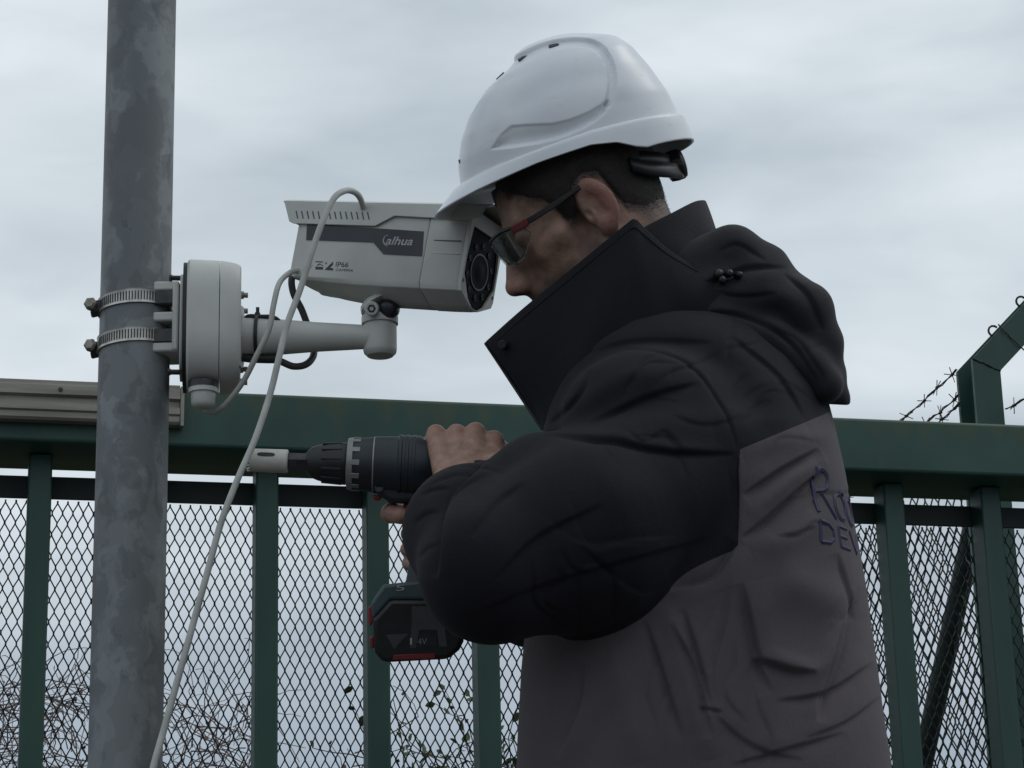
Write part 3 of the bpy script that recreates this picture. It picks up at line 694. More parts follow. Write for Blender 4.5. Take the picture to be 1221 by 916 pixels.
front = link('front_housing', *bloft([(aS + .0006, bsec(.985, 1, .975)), (aS + .002, bsec(1.01, 1, .99)), (aS + (aF - aS) * .5, bsec(1.0, 1, 1)), (aF - .003, bsec(.975, 1, .985)), (aF, bsec(.95, .99, .965))]), M_cam, sc, angle=32, bevel=.0045, seg=4)
# front rim, dark window, lens, infra-red lamps
rim = bsec(.95, .99, .965); rin = bsec(.70, .86, .80)
def ring(o_, i_, a0_, a1_, dep):
    n = len(o_); V = [B(a0_, l, v) for l, v in o_] + [B(a1_, l, v) for l, v in o_] + [B(a1_, l, v) for l, v in i_] + [B(a1_ - dep, l, v) for l, v in i_]
    return np.array(V), [(r * n + j, r * n + (j + 1) % n, (r + 1) * n + (j + 1) % n, (r + 1) * n + j) for r in range(3) for j in range(n)]
win_o = [(.036, .050), (.041, .012), (.041, -.012), (.022, -.040), (.008, -.049), (-.008, -.049), (-.022, -.040), (-.041, -.012), (-.041, .012), (-.036, .050)]
link('front_rim', *ring(rim, win_o, aF - .0005, aF + .005, .004), M_cam, sc, angle=30)
link('window', *prism([B(aF + .0022, l, v) for l, v in win_o], -BA * .002), M_win, sc, smooth=False)
link('lens', *lathe(B(aF + .0024, 0, 0), BA, [(0, .021), (.001, .021), (.001, .0195), (.0006, .015), (.0012, .010), (.002, .004)], 32), M_win, sc)
link('lens_ring', *lathe(B(aF + .0024, 0, 0), BA, [(0, .0235), (.0008, .0235), (.0008, .0215), (0, .0215)], 32), M_camd, sc)
for i in range(10):
    a = math.radians(36 * i + 18); l, v = math.cos(a) * .0305, math.sin(a) * .0335
    link('infrared_lamp', *lathe(B(aF + .0023, l, v), BA, [(0, .0042), (.0012, .0040), (.0012, .0032), (.0004, .0026), (.0009, .0012)], 14), M_led, sc)
for l, v in ((.0405, -.022), (.017, -.0520), (-.0405, -.022)):
    link('rim_screw', *lathe(B(aF + .0046, l, v), BA, [(0, .0026), (.0007, .0026)], 12), M_dsteel, sc)
# moulded lines on the front housing
for py_ in (287, 302):
    a_, v_ = Bp(530, py_, HW); link('moulding', *boxg(B((aS + aF) / 2 + .004, HW * 1.0 + .0001, v_), BA * (aF - aS) * .36, BL * .0006, BU * .0006), M_camd if py_ == 287 else M_cam, front)
# dark band with maker's mark
band = [Bp(x, y, HW + .001) for x, y in ((366, 267), (505, 276), (503, 305.5), (457, 303), (445, 289), (365, 286))]
bd_ = link('dark_band', *prism([B(a, HW + .0011, v) for a, v in band], -BL * .0025), M_camd, sc, smooth=False)
def side_text(body_, px, py, h_px, m, parent, l, wid_px=None, name='lettering', shear=0.0, bold=0.0):
    V, F = text_mesh(body_, 1.0, .0, shear, bold); a0_, v0_ = Bp(px, py, l); a1_, v1_ = Bp(px, py - h_px, l)
    hh_ = V[:, 1].max() - min(V[:, 1].min(), 0); s_ = (v1_ - v0_) / hh_; sxx = s_
    if wid_px: sxx = (Bp(px + wid_px, py, l)[0] - a0_) / (V[:, 0].max() - V[:, 0].min())
    V2 = np.array([B(a0_ + (x - V[:, 0].min()) * sxx, l, v0_ + y * s_) for x, y, _ in V])
    return link(name, V2, F, m, parent, smooth=False)
side_text('alhua', 459.5, 291.5, 10.0, M_lgrey, bd_, HW + .0014, 32, 'maker_mark', .25, .012)
arc = []
for a in np.linspace(100, 255, 14):
    q = Bp(464.5 + 7.2 * math.cos(math.radians(a)) , 287.2 - 7 * math.sin(math.radians(a)), HW + .0014); arc.append(B(q[0], HW + .0014, q[1]))
link('maker_arc', *tube(arc, [.0003 + .0007 * math.sin(math.pi * i / 13) for i in range(14)], 6), M_lgrey, bd_)
def icon(polys, l=HW + .0004):
    m = MB()
    for pl in polys: m.add(*prism([B(*(lambda q: (q[0], l, q[1]))(Bp(x, y, l))) for x, y in pl], -BL * .0006))
    return m.link('printed_mark', M_camd, body, smooth=False)
x0, y0 = 376, 311.5
icon([[(x0, y0), (x0 + 9, y0 + .4), (x0 + 9, y0 + 1.4), (x0, y0 + 1)], [(x0 + 2, y0 + 4.5), (x0 + 5, y0 + 2.6), (x0 + 9, y0 + 5), (x0 + 9, y0 + 5.8), (x0 + 5, y0 + 3.8), (x0 + 2, y0 + 5.5)], [(x0, y0 + 6.5), (x0 + 9, y0 + 7), (x0 + 9, y0 + 10), (x0, y0 + 9.5)]])
icon([[(x0 + 11, y0 + 10.3), (x0 + 21, y0 + .5), (x0 + 21, y0 + 4), (x0 + 17, y0 + 8), (x0 + 21, y0 + 8.4), (x0 + 21, y0 + 11)], [(x0 + 12, y0 + 1.5), (x0 + 13.6, y0 + 1.6), (x0 + 13.6, y0 + 3.2), (x0 + 12, y0 + 3.1)]])
side_text('IP66', x0 + 24, y0 + 6.6, 6.0, M_camd, body, HW + .0004, 15, 'printed_mark')
side_text('CAMERA', x0 + 24, y0 + 11.6, 2.8, M_camd, body, HW + .0004, 21, 'printed_mark')
spk = []
for i in range(6):
    a = i * math.pi / 3; spk.append([(369 + 4 * math.cos(a), 317 + 4 * math.sin(a)), (369 + .5 * math.cos(a + .8), 317 + .5 * math.sin(a + .8)), (369 + .5 * math.cos(a - .8), 317 + .5 * math.sin(a - .8))])
icon(spk)
# sunshield: top plate with side flaps and a row of slots
SW = HW + .0045
prof_n = [Bp(x, y, SW) for x, y in ((339, 240), (344.5, 264), (350, 266.5), (447, 269.5), (470, 257.5), (556, 262), (562, 252))]
vt = prof_n[0][1] + .001
flap = [(a, v) for a, v in prof_n] + []
tops = [(prof_n[0][0], vt), (prof_n[-1][0] + .02, vt)]
poly = [(prof_n[0][0] - .001, vt)] + flap[1:6] + [(prof_n[6][0] + .014, flap[5][1] + .004), (prof_n[6][0] + .020, vt)]
shield = link('sunshield', *prism([B(a, SW, v) for a, v in poly], -BL * .0022), M_cam, sc, bevel=.0008)
link('sunshield_flap', *prism([B(a, -SW, v) for a, v in poly], BL * .0022), M_cam, shield, bevel=.0008)
tp = MB(); n_ = 9; arcs = []
for i in range(n_):
    q = i / (n_ - 1) * 2 - 1; arcs.append((SW * q, vt - .0005 + .010 * (1 - abs(q) ** 3)))
V = []
for a in (poly[0][0], poly[-1][0] + .004):
    for l, v in arcs: V.append(B(a, l, v))
    for l, v in arcs[::-1]: V.append(B(a, l * .96, v - .0022))
nn = 2 * n_
tp.add(V, [(j, (j + 1) % nn, nn + (j + 1) % nn, nn + j) for j in range(nn)] + [tuple(range(nn))[::-1], tuple(range(nn, 2 * nn))])
tp.link('sunshield_top', M_cam, shield)
link('rear_cap', *prism([B(aR + .0005, l, v) for l, v in [(SW * .93, vt - .002), (SW * .93, Bp(350, 266, SW)[1]), (-SW * .93, Bp(350, 266, SW)[1]), (-SW * .93, vt - .002)]], BA * .002), M_cam, shield)
m = MB()
for i in range(14):
    x = 353 + i * 6.55; q0, q1 = Bp(x, 251.5 + i * .12, SW + .0003), Bp(x + 1.9, 260.5 + i * .12, SW + .0003)
    da = .00085; m.add(*prism([B(q0[0] - da, SW + .0003, q0[1]), B(q0[0] + da, SW + .0003, q0[1]), B(q1[0] + da, SW + .0003, q1[1]), B(q1[0] - da, SW + .0003, q1[1])], -BL * .0006))
m.link('vent_slots', M_dsteel, shield)
# foot and clamp between body and swivel
ft0 = B(*(lambda q: (q[0], 0, vB + .004))(Bp(456, 362, 0)))
link('body_foot', *lathe(ft0, unit(piv + UZ * .05 - ft0), [(-.004, .030), (.002, .029), (.006, .020), (.03, .018)], 28), M_cam, sc)
ear = P(443, 368, PD - .028); link('clamp_knuckle', *lathe(ear + FWD * .03, -FWD, [(0, .0095), (.028, .0095), (.031, .0080)], 24), M_cam, sc)
link('clamp_bolt', *lathe(ear + FWD * .001, -FWD, [(0, .0055), (.0025, .0055), (.0025, .0030), (.001, .0028)], 6), M_dsteel, sc)
link('clamp_ball_joint', *lathe(P(463, 368, PD - .012) + FWD * .02, -FWD, [(0, .014), (.018, .0135), (.024, .011), (.027, .006)], 24), M_camd, sc)['label'] = 'dark ball joint below the body'  # ball joint in the same dark colour as the side band
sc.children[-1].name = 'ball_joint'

# ------------------------------------------------------------------ cables
def cable(name, pts, r, m, label, cat='cable', n=10, mm=8):
    S = spline([P(x, y, d) for x, y, d in pts], mm); o = link(name, *tube(S, r, n), m, loc=S[-1]); tag(o, label, cat); return o
cable('cable', [(436, 262, 3.02), (431, 240, 2.985), (424, 230, 2.96), (412, 227.5, 2.935), (398, 237, 2.915), (384, 266, 2.895), (372, 300, 2.88), (358, 345, 2.862), (343, 385, 2.84), (333, 425, 2.82), (322, 470, 2.80), (304, 524, 2.765), (284, 570, 2.74), (264, 622, 2.72), (248, 680, 2.70), (230, 745, 2.675), (212, 810, 2.645), (196, 868, 2.62), (180, 928, 2.59), (168, 1010, 2.55), (172, 1120, 2.50), (150, 1250, 2.43)], .0040, M_cable, 'long pale grey cable hanging from the camera top down past the pole')
cable('cable', [(356, 322, 3.03), (346, 325, 3.0), (333, 338, 2.965), (326, 365, 2.945), (321, 392, 2.935), (306, 424, 2.93), (290, 455, 2.935), (270, 481, 2.945), (256, 491, 2.955), (246, 490, 2.962), (243, 480, 2.966)], .0036, M_cable, 'short pale cable curling from the camera back into the junction box gland')
cable('cable', [(356, 322, 3.04), (348, 332, 3.03), (350, 350, 3.03), (360, 370, 3.035), (368, 392, 3.04), (374, 412, 3.035), (373, 426, 3.02), (364, 435, 3.005), (350, 437, 2.995), (337, 432, 2.99), (330, 429, 2.99)], .0046, M_cabled, 'dark cable looping behind and under the camera arm')
sl_ = link('cable_sleeve', *tube([P(x, y, 2.985) for x, y in ((283, 425), (300, 427.5), (318, 428), (334, 428))], .0060, 12), M_rubber, loc=P(300, 428, 2.985)); tag(sl_, 'black rubber cable sleeve along the underside of the arm', 'cable sleeve')
tl = thing('cable_tie', P(306, 400, PD - .03), 'black cable tie round the thick end of the camera arm', 'cable tie')
tc_ = P(307, 402, PD - .004); V = []
tb = np.cross(ad, UZ); N_ = 40
for i in range(N_):
    a = 2 * math.pi * i / N_; rr = .0268
    c = tc_ + tb * math.cos(a) * rr + np.cross(tb, ad) * math.sin(a) * (rr + .001)
    o = unit(c - tc_)
    for x, r_ in ((-.0023, 0), (.0023, 0), (.0023, .0014), (-.0023, .0014)): V.append(c + ad * x + o * r_)
link('strap', V, [(i * 4 + j, ((i + 1) % N_) * 4 + j, ((i + 1) % N_) * 4 + (j + 1) % 4, i * 4 + (j + 1) % 4) for i in range(N_) for j in range(4)], M_tie, tl)
link('tail', *boxg(tc_ + UZ * .033 - tb * 0, ad * .0022, tb * .0009, UZ * .007), M_tie, tl)
link('lock', *boxg(tc_ + UZ * .0295, ad * .0034, tb * .004, UZ * .0028), M_tie, tl, bevel=.0008)
hl_ = link('cable', *tube(spline([P(x, y, 2.99) for x, y in ((292, 381), (297, 377.5), (310, 378), (324, 378.5), (332, 383), (336, 392))], 6), .0034, 8), M_rubber, loc=P(300, 380, 2.99)); tag(hl_, 'black cable lying on top of the arm under the cable tie', 'cable')

# ================================================================== cordless drill with hole saw
DZ = 0.0
d0, d1 = toW(k(297, 548.5, DZ + 4)), toW(k(600, 560.5, DZ)); dd = unit(d1 - d0)
def Dx(px): return (px - 297) / 1000.0 * np.linalg.norm(d1 - d0) / .303
dr = thing('cordless_drill', toW(k(500, 790, 40)), 'dark cordless drill with a cream hole saw held in both hands', 'drill')
saw = link('hole_saw', *lathe(d0, dd, [(Dx(299), .0118), (Dx(299), .0138), (Dx(338), .0142), (Dx(342), .0142), (Dx(343.5), .0128), (Dx(343.5), .008)], 36), M_saw, dr, angle=30)
m = MB(); side = unit(np.cross(dd, UZ)); upd = np.cross(side, dd)
for i in range(16):
    a = 2 * math.pi * i / 16; rv = math.cos(a) * upd + math.sin(a) * side; tv = -math.sin(a) * upd + math.cos(a) * side
    c = d0 + dd * Dx(299) + rv * .0128
    m.add(*prism([c - tv * .002 - rv * .001, c + tv * .002 - rv * .001, c + tv * .0006 - dd * .0038 - rv * .001], rv * .002))
m.link('saw_teeth', M_saw, saw, smooth=False)
sgn = 1 if np.dot(side, FWD) < 0 else -1
nv = side * sgn
slot = []
for i in range(24):
    a = 2 * math.pi * i / 24; c, s_ = math.cos(a), math.sin(a)
    sx_ = math.copysign(abs(c) ** .6, c) * .0105; sy_ = math.copysign(abs(s_) ** .7, s_) * .0026 + .0012
    rr = .0144; yy = sy_ + .003
    slot.append(d0 + dd * (Dx(318) + sx_) + upd * yy + nv * (math.sqrt(rr * rr - yy * yy)))
link('saw_slot', *prism(slot, -nv * .0012), M_black, saw, smooth=False)
link('arbor', *lathe(d0, dd, [(Dx(343), .0105), (Dx(347), .0108), (Dx(364), .0108), (Dx(364.2), .0122), (Dx(366.5), .0122)], 6), M_dsteel, dr, angle=20)
chuck = link('chuck', *lathe(d0, dd, [(Dx(366), .0125), (Dx(367), .0140), (Dx(372), .0185), (Dx(380), .0215), (Dx(392), .0240), (Dx(404), .0252), (Dx(412), .0255), (Dx(414), .0245)], 40), M_black, dr, angle=30)
for i in range(12):
    a = 2 * math.pi * i / 12; rv = math.cos(a) * upd + math.sin(a) * side; tv = -math.sin(a) * upd + math.cos(a) * side
    link('chuck_rib', *boxg(d0 + dd * Dx(396) + rv * .0245, dd * .012 + rv * .0008, tv * .0016, rv * .0010), M_drill, chuck, bevel=.0006)
link('collar_ring', *lathe(d0, dd, [(Dx(413.5), .026), (Dx(414.5), .0305), (Dx(421), .0318), (Dx(421.5), .030)], 48), M_ring, dr, angle=30)
tq = link('torque_collar', *lathe(d0, dd, [(Dx(420), .0300), (Dx(424), .0308), (Dx(444), .0328), (Dx(445), .0325)], 48), M_drill, dr, angle=30)
for i in range(12):
    a = 2 * math.pi * (i + .35) / 12; rv = math.cos(a) * upd + math.sin(a) * side; tv = -math.sin(a) * upd + math.cos(a) * side
    link('collar_tooth', *boxg(d0 + dd * Dx(425) + rv * .0308, dd * .0048, tv * .0032, rv * .0012), M_ring, tq, bevel=.0005)
link('bright_ring', *lathe(d0, dd, [(Dx(444.8), .0320), (Dx(445.0), .0336), (Dx(446.6), .0336), (Dx(446.8), .0320)], 48), M_ring, dr)
hs = link('motor_housing', *lathe(d0, dd, [(Dx(446.6), .0320), (Dx(447), .0338), (Dx(462), .0345), (Dx(474), .0350), (Dx(476), .0362), (Dx(500), .0368), (Dx(504), .0350), (Dx(580), .0345), (Dx(596), .031), (Dx(604), .024), (Dx(606), .01)], 48), M_drill, dr, angle=35)
for (px_, py_) in ((488, 556.5), (489.5, 547)):
    c = toW(k(496, 556.5, DZ + 35.2)) if py_ > 550 else toW(k(452, 582, DZ + 25))
    s_ = link('housing_screw', *lathe(c, nv, [(-.002, .0052), (.0012, .0052), (.0014, .0040), (.0002, .0036), (.0002, .0012)], 16), M_black, hs)
for q in (476, 484, 492):
    link('housing_ridge', *lathe(d0, dd, [(Dx(q - 1.5), .0355), (Dx(q), .0374), (Dx(q + 3), .0374), (Dx(q + 4.5), .0355)], 40), M_drill, hs)
# grip, trigger, foot and battery
def kpoly(pts, z0, z1): return prism([toW(k(x, y, z1)) for x, y in pts], toW(k(pts[0][0], pts[0][1], z0)) - toW(k(pts[0][0], pts[0][1], z1)))
link('grip', *tube([toW(k(x, y, z)) for x, y, z in ((522, 565, 0), (518, 610, 4), (512, 655, 12), (506, 705, 20))], [.026, .021, .0205, .024], 20), M_drill, dr)
link('grip_neck', *kpoly([(440, 575), (505, 575), (505, 600), (468, 600), (452, 592)], -22, 22), M_drill, dr, bevel=.006)
link('trigger', *kpoly([(480, 600), (500, 598), (502, 632), (492, 634), (484, 620)], -8, 8), M_red, dr, bevel=.003)
link('selector', *kpoly([(444, 590), (456, 591), (454, 597), (446, 597)], -10, 12), M_red, dr, bevel=.002)
zz = 46
link('drill_foot', *kpoly([(441.5, 720), (457, 697), (545, 688), (552, 700), (552, 716), (466, 715.5), (445, 739)], zz - 74, zz), M_teal, dr, bevel=.004, seg=3)
bat = link('battery', *kpoly([(443.5, 739), (465, 714.5), (552, 715), (553, 765), (548, 775), (535, 786), (457, 790), (447, 778)], zz - 79, zz + 2), M_black, dr, bevel=.0055, seg=3)
link('battery_latch', *kpoly([(438.5, 724), (445, 721), (447, 738), (441.5, 748), (439.5, 742)], zz - 50, zz - 8), M_red, bat, bevel=.002)
link('battery_latch', *kpoly([(440, 760), (446, 757), (447, 772), (443, 774)], zz - 50, zz - 8), M_red, bat, bevel=.002)
link('red_strip', *kpoly([(470, 781), (519, 779), (519, 785.5), (468, 787.2)], zz - 5, zz + 2.8), M_red, bat, bevel=.0008)
link('label_plate', *kpoly([(460.5, 757), (487, 755.5), (470, 774)], zz, zz + 2.7), M_label, bat, smooth=False)
link('label_plate', *kpoly([(491, 723), (514, 723), (514, 732), (528, 731), (533, 771), (524, 771), (521, 751), (500, 751), (496, 773), (489, 773), (491, 742)], zz, zz + 2.7), M_label, bat, smooth=False)
link('label_plate', *kpoly([(499, 757), (520, 756), (521.5, 768), (512, 771), (499, 771.5)], zz, zz + 2.6), M_drill, bat, smooth=False)
def kz_text(body_, px, py, h, z, m, parent, wid=None, name='lettering'):
    V, F = text_mesh(body_, 1.0, 0); s_ = h / (V[:, 1].max()); sx_ = s_ if not wid else wid / (V[:, 0].max() - V[:, 0].min())
    return link(name, np.array([toW(k(px + x * sx_, py - y * s_ - x * sx_ * .03, z)) for x, y, _ in V]), F, m, parent, smooth=False)
kz_text('1', 484, 769, 8, zz + 3.0, M_lgrey, bat, 2.4)
kz_text('4V', 498, 768.5, 7, zz + 3.1, M_ring, bat, 11)
kz_text('5', 471, 704.5, 7, zz + .6, M_lgrey, dr, 10)
# ================================================================== the man
UPK = np.array([-math.sin(ROLL) * 0, -_cp, -_sp])            # world up in figure space
SK = np.array([0.0, -_sp, _cp])                              # towards the viewer, level
def sag(dx, dy):                                             # direction in the man's median plane that shows as (dx, dy)
    v = np.array([dx, dy, dy * _sp / _cp]); return v / np.linalg.norm(v)
HS = np.array([0.0, -.05, 1.0]); HS /= np.linalg.norm(HS)        # the head leans a little to its left
def sagh(dx, dy):
    v = np.array([dx, dy, -dy * HS[1] / HS[2]]); return v / np.linalg.norm(v)
# ---- head frame: origin between the ears, HF forward, HU up, SK sideways
EAR = kw(703, 262, 0)
HF = sagh(-.89, .454); HU = np.cross(HF, HS); HU = HU if HU[1] < 0 else -HU
def headW(V): return toW(EAR + np.outer(V[:, 0], HF) + np.outer(V[:, 1], HU) + np.outer(V[:, 2], HS))
def toHead(K): q = np.asarray(K) - EAR; return np.array([q @ HF, q @ HU, q @ HS])
nb = toHead(kw(812, 440, 0))
def head_sdf(F, U, S):
    A = np.abs(S)
    f = ell(F, U, S, (-8, 50, 0), (97, 88, 76))
    f = smin(f, ell(F, U, S, (38, 42, 0), (56, 52, 60)), 18)
    f = smin(f, ell(F, U, A, (42, -12, 0), (53, 64, 57)), 18)
    f = smin(f, ell(F, U, A, (40, -58, 0), (56, 44, 50)), 18)
    f = smin(f, cap(F, U, A, (2, -42, 52), (72, -92, 16), 14, 17), 16)
    f = smin(f, cap(F, U, A, (90, -96, 0), (88, -97, 8), 15, 14), 14)
    f = smin(f, cap(F, U, A, (93, 31, 0), (80, 33, 38), 9, 9), 10)
    f = smin(f, cap(F, U, A, (68, -8, 40), (48, -4, 54), 17, 12), 16)
    f = smin(f, cap(F, U, A, (97, -52, 0), (88, -54, 18), 11, 9), 9)
    f = smin(f, cap(F, U, A, (99, -60, 0), (92, -61, 18), 6.5, 4.5), 4)
    f = smin(f, cap(F, U, A, (98, -71, 0), (91, -70, 16), 7, 5), 4)
    f = smax(f, -cap(F, U, A, (107, -65.5, 0), (94, -64.5, 24), 1.6, 1.2), 2.5)
    f = smax(f, -ell(F, U, A, (104, 13, 33), (15, 14, 17)), 8)
    f = smin(f, ell(F, U, A, (82, 13, 32), (12.5, 12, 13)), 3)
    n = cap(F, U, A, (97, 18, 0), (119, -30, 0), 7.5, 9.5)
    n = smin(n, ell(F, U, A, (119.5, -33.5, 0), (10.5, 9.5, 10.5)), 5)
    n = smin(n, ell(F, U, A, (109, -37, 11.5), (10.5, 8, 6.5)), 4)
    n = smin(n, cap(F, U, A, (94, 5, 0), (104, -34, 0), 11, 15), 8)
    n = smax(n, -ell(F, U, A, (113, -44, 6.5), (5.5, 4.5, 3.4)), 2)
    f = smin(f, n, 7)
    # ears
    eF, eU, eS = F + 11, U - 4, A - 75
    eF, eU = eF * .97 - eU * .22, eU * .97 + eF * .22
    eS2 = eS + eF * .42
    er = ell(eF, eU, eS2, (0, 3, 3), (21, 33, 8))
    er = smax(er, -ell(eF, eU, eS2, (4, 3, 11), (14, 24, 8.5)), 3)
    er = smin(er, cap(eF, eU, eS2, (-8, 18, 4), (-7, -8, 4), 3.2, 3.6), 3)
    er = smin(er, cap(eF, eU, eS2, (-1, 22, 4), (-8, 10, 4), 2.2, 3), 3)
    er = smin(er, ell(eF, eU, eS2, (14, -4, 3), (5, 8, 5)), 4)
    er = smin(er, ell(eF, eU, eS2, (6, -25, 2), (9, 10, 6)), 5)
    er = smin(er, ell(eF, eU, eS2, (4, 2, -3), (12, 18, 5)), 3)
    f = smin(f, er, 3.5)
    f = smax(f, -ell(F, U, A, (4, -1, 82), (5, 8, 11)), 3)
    nk = cap(F, U, S, (-33, -14, 0), (nb[0], nb[1], nb[2]), 60, 66)
    f = smin(f, nk, 16)
    return f
hv = 1.7
Fx, Ux, Sx, lo = grid((-150, -225, -100), (140, 150, 100), hv)
fh = head_sdf(Fx, Ux, Sx); fh = fh + .25 * wob(Fx, Ux, Sx, .25, 5)
Vh, Qh = nets(fh.astype(f4), lo, hv)
# orientation of (HF, HU, SK): right-handed?
hand = np.dot(np.cross(HF, HU), HS)                          # in figure space (itself left-handed)
flipH = hand > 0
if flipH: Qh = Qh[:, ::-1]
Fv, Uv, Sv = Vh.T; Av = np.abs(Sv)
stub_shade = .72 * sm(-Uv, 22, 58) * sm(Fv, 8, 35) * (1 - .6 * sm(Fv, 92, 106) * sm(Uv, -52, -44))  # real stubble, made stronger so its colour also shades the face under the hat
stub_shade = np.maximum(stub_shade, .68 * sm(-Uv, 8, 40) * sm(Fv, -12, 10) * sm(-Fv, -45, -20))                 # sideburn run
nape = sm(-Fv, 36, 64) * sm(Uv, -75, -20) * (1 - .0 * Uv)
stub_shade = np.maximum(stub_shade, .85 * nape)
stub_shade = np.maximum(stub_shade, .75 * sm(Fv, 4, 14) * sm(-Fv, -38, -26) * sm(Uv, -22, 0) * sm(Av, 50, 62))
flush = .75 * np.exp(-((Fv + 12) ** 2 / 26 ** 2 + (Uv - 5) ** 2 / 36 ** 2)) * sm(Av, 74, 82)
flush = np.maximum(flush, .35 * np.exp(-((Fv - 121) ** 2 + (Uv + 36) ** 2) / 16 ** 2))
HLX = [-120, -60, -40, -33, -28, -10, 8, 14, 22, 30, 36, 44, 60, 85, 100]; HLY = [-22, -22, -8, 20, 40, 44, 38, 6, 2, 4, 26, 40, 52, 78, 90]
rg = (Uv - np.interp(Fv, HLX, HLY)) + 5 * wob(Fv, Uv, Sv, .35, 77); stub_shade = np.maximum(stub_shade, .92 * sm(rg, -20, 4) * (1 - sm(Av, 76, 80) * sm(-Fv, -6, 6)))
body_parts = [(headW(Vh), Qh, stub_shade, flush)]

# ---- near (left) hand over the drill
def hand_mesh(fn, lo_, hi_, h, amp=.25):
    X, Y, Z, l = grid(lo_, hi_, h); f = fn(X, Y, Z) + amp * wob(X, Y, Z, .3, 9)
    V, Q = nets(f.astype(f4), l, h, flip=True); return V, Q
KN = [(520, 516.5, 8), (544.5, 516.5, 12), (567, 515, 13), (589, 525, 14)]       # knuckles, little finger to forefinger
def hand_near(X, Y, Z):
    wr = k(556, 592, 104); f = None
    for i, (x, y, z) in enumerate(KN):
        kn = k(x, y, z); a = wr + np.array([(i - 1.5) * 11, 0, 0]); g = cap(X, Y, Z, a, kn + np.array([0, 6, 4]), 17, 12.0); f = g if f is None else smin(f, g, 9)
    f = smin(f, cap(X, Y, Z, wr, wr + np.array([12, 70, 150]), 27, 33), 14)
    for i, (x, y, z) in enumerate(KN):
        kn = k(x, y, z); r = (9.2, 9.8, 10.4, 10.6)[i]
        p2 = kn + np.array([(-2, 0, 1, 2)[i], 6, -40 + (i == 0) * 8]); p3 = p2 + np.array([0, 24, -10]); p4 = p3 + np.array([0, 17, 6])
        f = smin(f, np.sqrt((X - kn[0]) ** 2 + (Y - kn[1]) ** 2 + (Z - kn[2]) ** 2) - r - .6, 6)
        fg = smin(cap(X, Y, Z, kn, p2, r, r - 1), cap(X, Y, Z, p2, p3, r - .6, r - 1.6), 3); fg = smin(fg, cap(X, Y, Z, p3, p4, r - 1.6, r - 2.5), 3)
        f = smin(f, fg, 4)
    # tendons from knuckles towards the wrist
    for i, (x, y, z) in enumerate(KN):
        kn = k(x, y, z) + np.array([0, 2, 10]); e_ = k(x + (i - 1.5) * -6, y + 44, z + 62); f = smin(f, cap(X, Y, Z, kn, e_, 2.2, 1.5), 7)
    # little finger end showing at the left, thumb along the rear of the housing
    f = smin(f, cap(X, Y, Z, k(520, 522, 2), k(504, 530.5, 10), 8, 6.2), 4)
    th = [k(596, 556, 62), k(612, 548, 26), k(606, 540, -6), k(592, 534, -24)]
    f = smin(f, chain(X, Y, Z, th, [15, 12, 10.5, 8.5], 4), 9)
    return f
Vn_, Qn_ = hand_mesh(hand_near, (478, 488, -72), (640, 680, 220), 1.6)
dn = Vn_; fl = np.zeros(len(dn))
for x, y, z in KN: fl = np.maximum(fl, .38 * np.exp(-((dn - (k(x, y, z) + np.array([0, -4, 6]))) ** 2).sum(1) / 11 ** 2))
body_parts.append((toW(Vn_), Qn_, np.zeros(len(dn)), fl))
# ---- far (right) hand round the grip
def hand_far(X, Y, Z):
    wr = k(566, 668, -34); pm = k(530, 636, -22); f = cap(X, Y, Z, wr, pm, 26, 25)
    f = smin(f, cap(X, Y, Z, wr, wr + np.array([60, 40, -110]), 27, 34), 12)
    for i, yy in enumerate((611, 636, 654, 671)):
        r = (12.2, 10, 9.6, 8.6)[i]; xf = (464, 486, 485, 486)[i]
        a, b, c, d = k(522, yy + 3, -34), k(xf + 24, yy + 2, -34), k(xf + 2, yy + 1, -12 + 2 * i), k(xf + 14, yy + 4, 20 + 4 * i)
        g = smin(cap(X, Y, Z, a, b, r + 2, r), cap(X, Y, Z, b, c, r, r - .6), 4); g = smin(g, cap(X, Y, Z, c, d, r - .6, r - 2), 4); f = smin(f, g, 2.5)
    f = smin(f, chain(X, Y, Z, [k(545, 628, -6), k(538, 606, 22), k(518, 598, 32), k(502, 600, 30)], [15, 12, 10, 8.5], 4), 8)
    return f
Vf_, Qf_ = hand_mesh(hand_far, (440, 585, -160), (650, 735, 70), 2.0)
body_parts.append((toW(Vf_), Qf_, np.zeros(len(Vf_)), .45 * np.exp(-((Vf_[:, 0] - 466) ** 2 + (Vf_[:, 1] - 611) ** 2) / 14 ** 2)))

# ---- torso, arms and legs under the clothes (coarse, hidden)
def dnK(p, L_): return p - UPK * L_                                            # straight down in the world
hipN, hipF = dnK(kw(845, 900, 0), 0) + SK * 90, kw(845, 900, 0) - SK * 90
legL = [];
base_z = None
for h0 in (hipN, hipF):
    kn_ = dnK(h0, 400) + np.array([-25, 0, 0]); an_ = dnK(kn_, 400) + np.array([30, 0, 0]); legL.append((h0, kn_, an_))
ELB, WRN = k(583, 682, 290), k(553, 596, 112)
SHN, SHF = k(800, 520, 165), k(800, 520, -150); ELF, WRF = k(640, 700, -195), k(566, 668, -34)
def body_sdf(X, Y, Z):
    f = chain(X, Y, Z, [kw(805, 440), kw(825, 520), kw(835, 700), kw(845, 880)], [90, 130, 135, 140], 40)
    f = smin(f, chain(X, Y, Z, [SHN, ELB, WRN], [55, 42, 28], 15), 25); f = smin(f, chain(X, Y, Z, [SHF, ELF, WRF], [55, 42, 28], 15), 25)
    for h0, kn_, an_ in legL: f = smin(f, chain(X, Y, Z, [h0, kn_, an_], [85, 58, 42], 25), 25)
    return f
allp = np.array([p for l_ in legL for p in l_] + [ELB, WRN, ELF, WRF, kw(805, 400)]); lo_, hi_ = allp.min(0) - 190, allp.max(0) + 190
X, Y, Z, l_ = grid(lo_, hi_, 11.0)
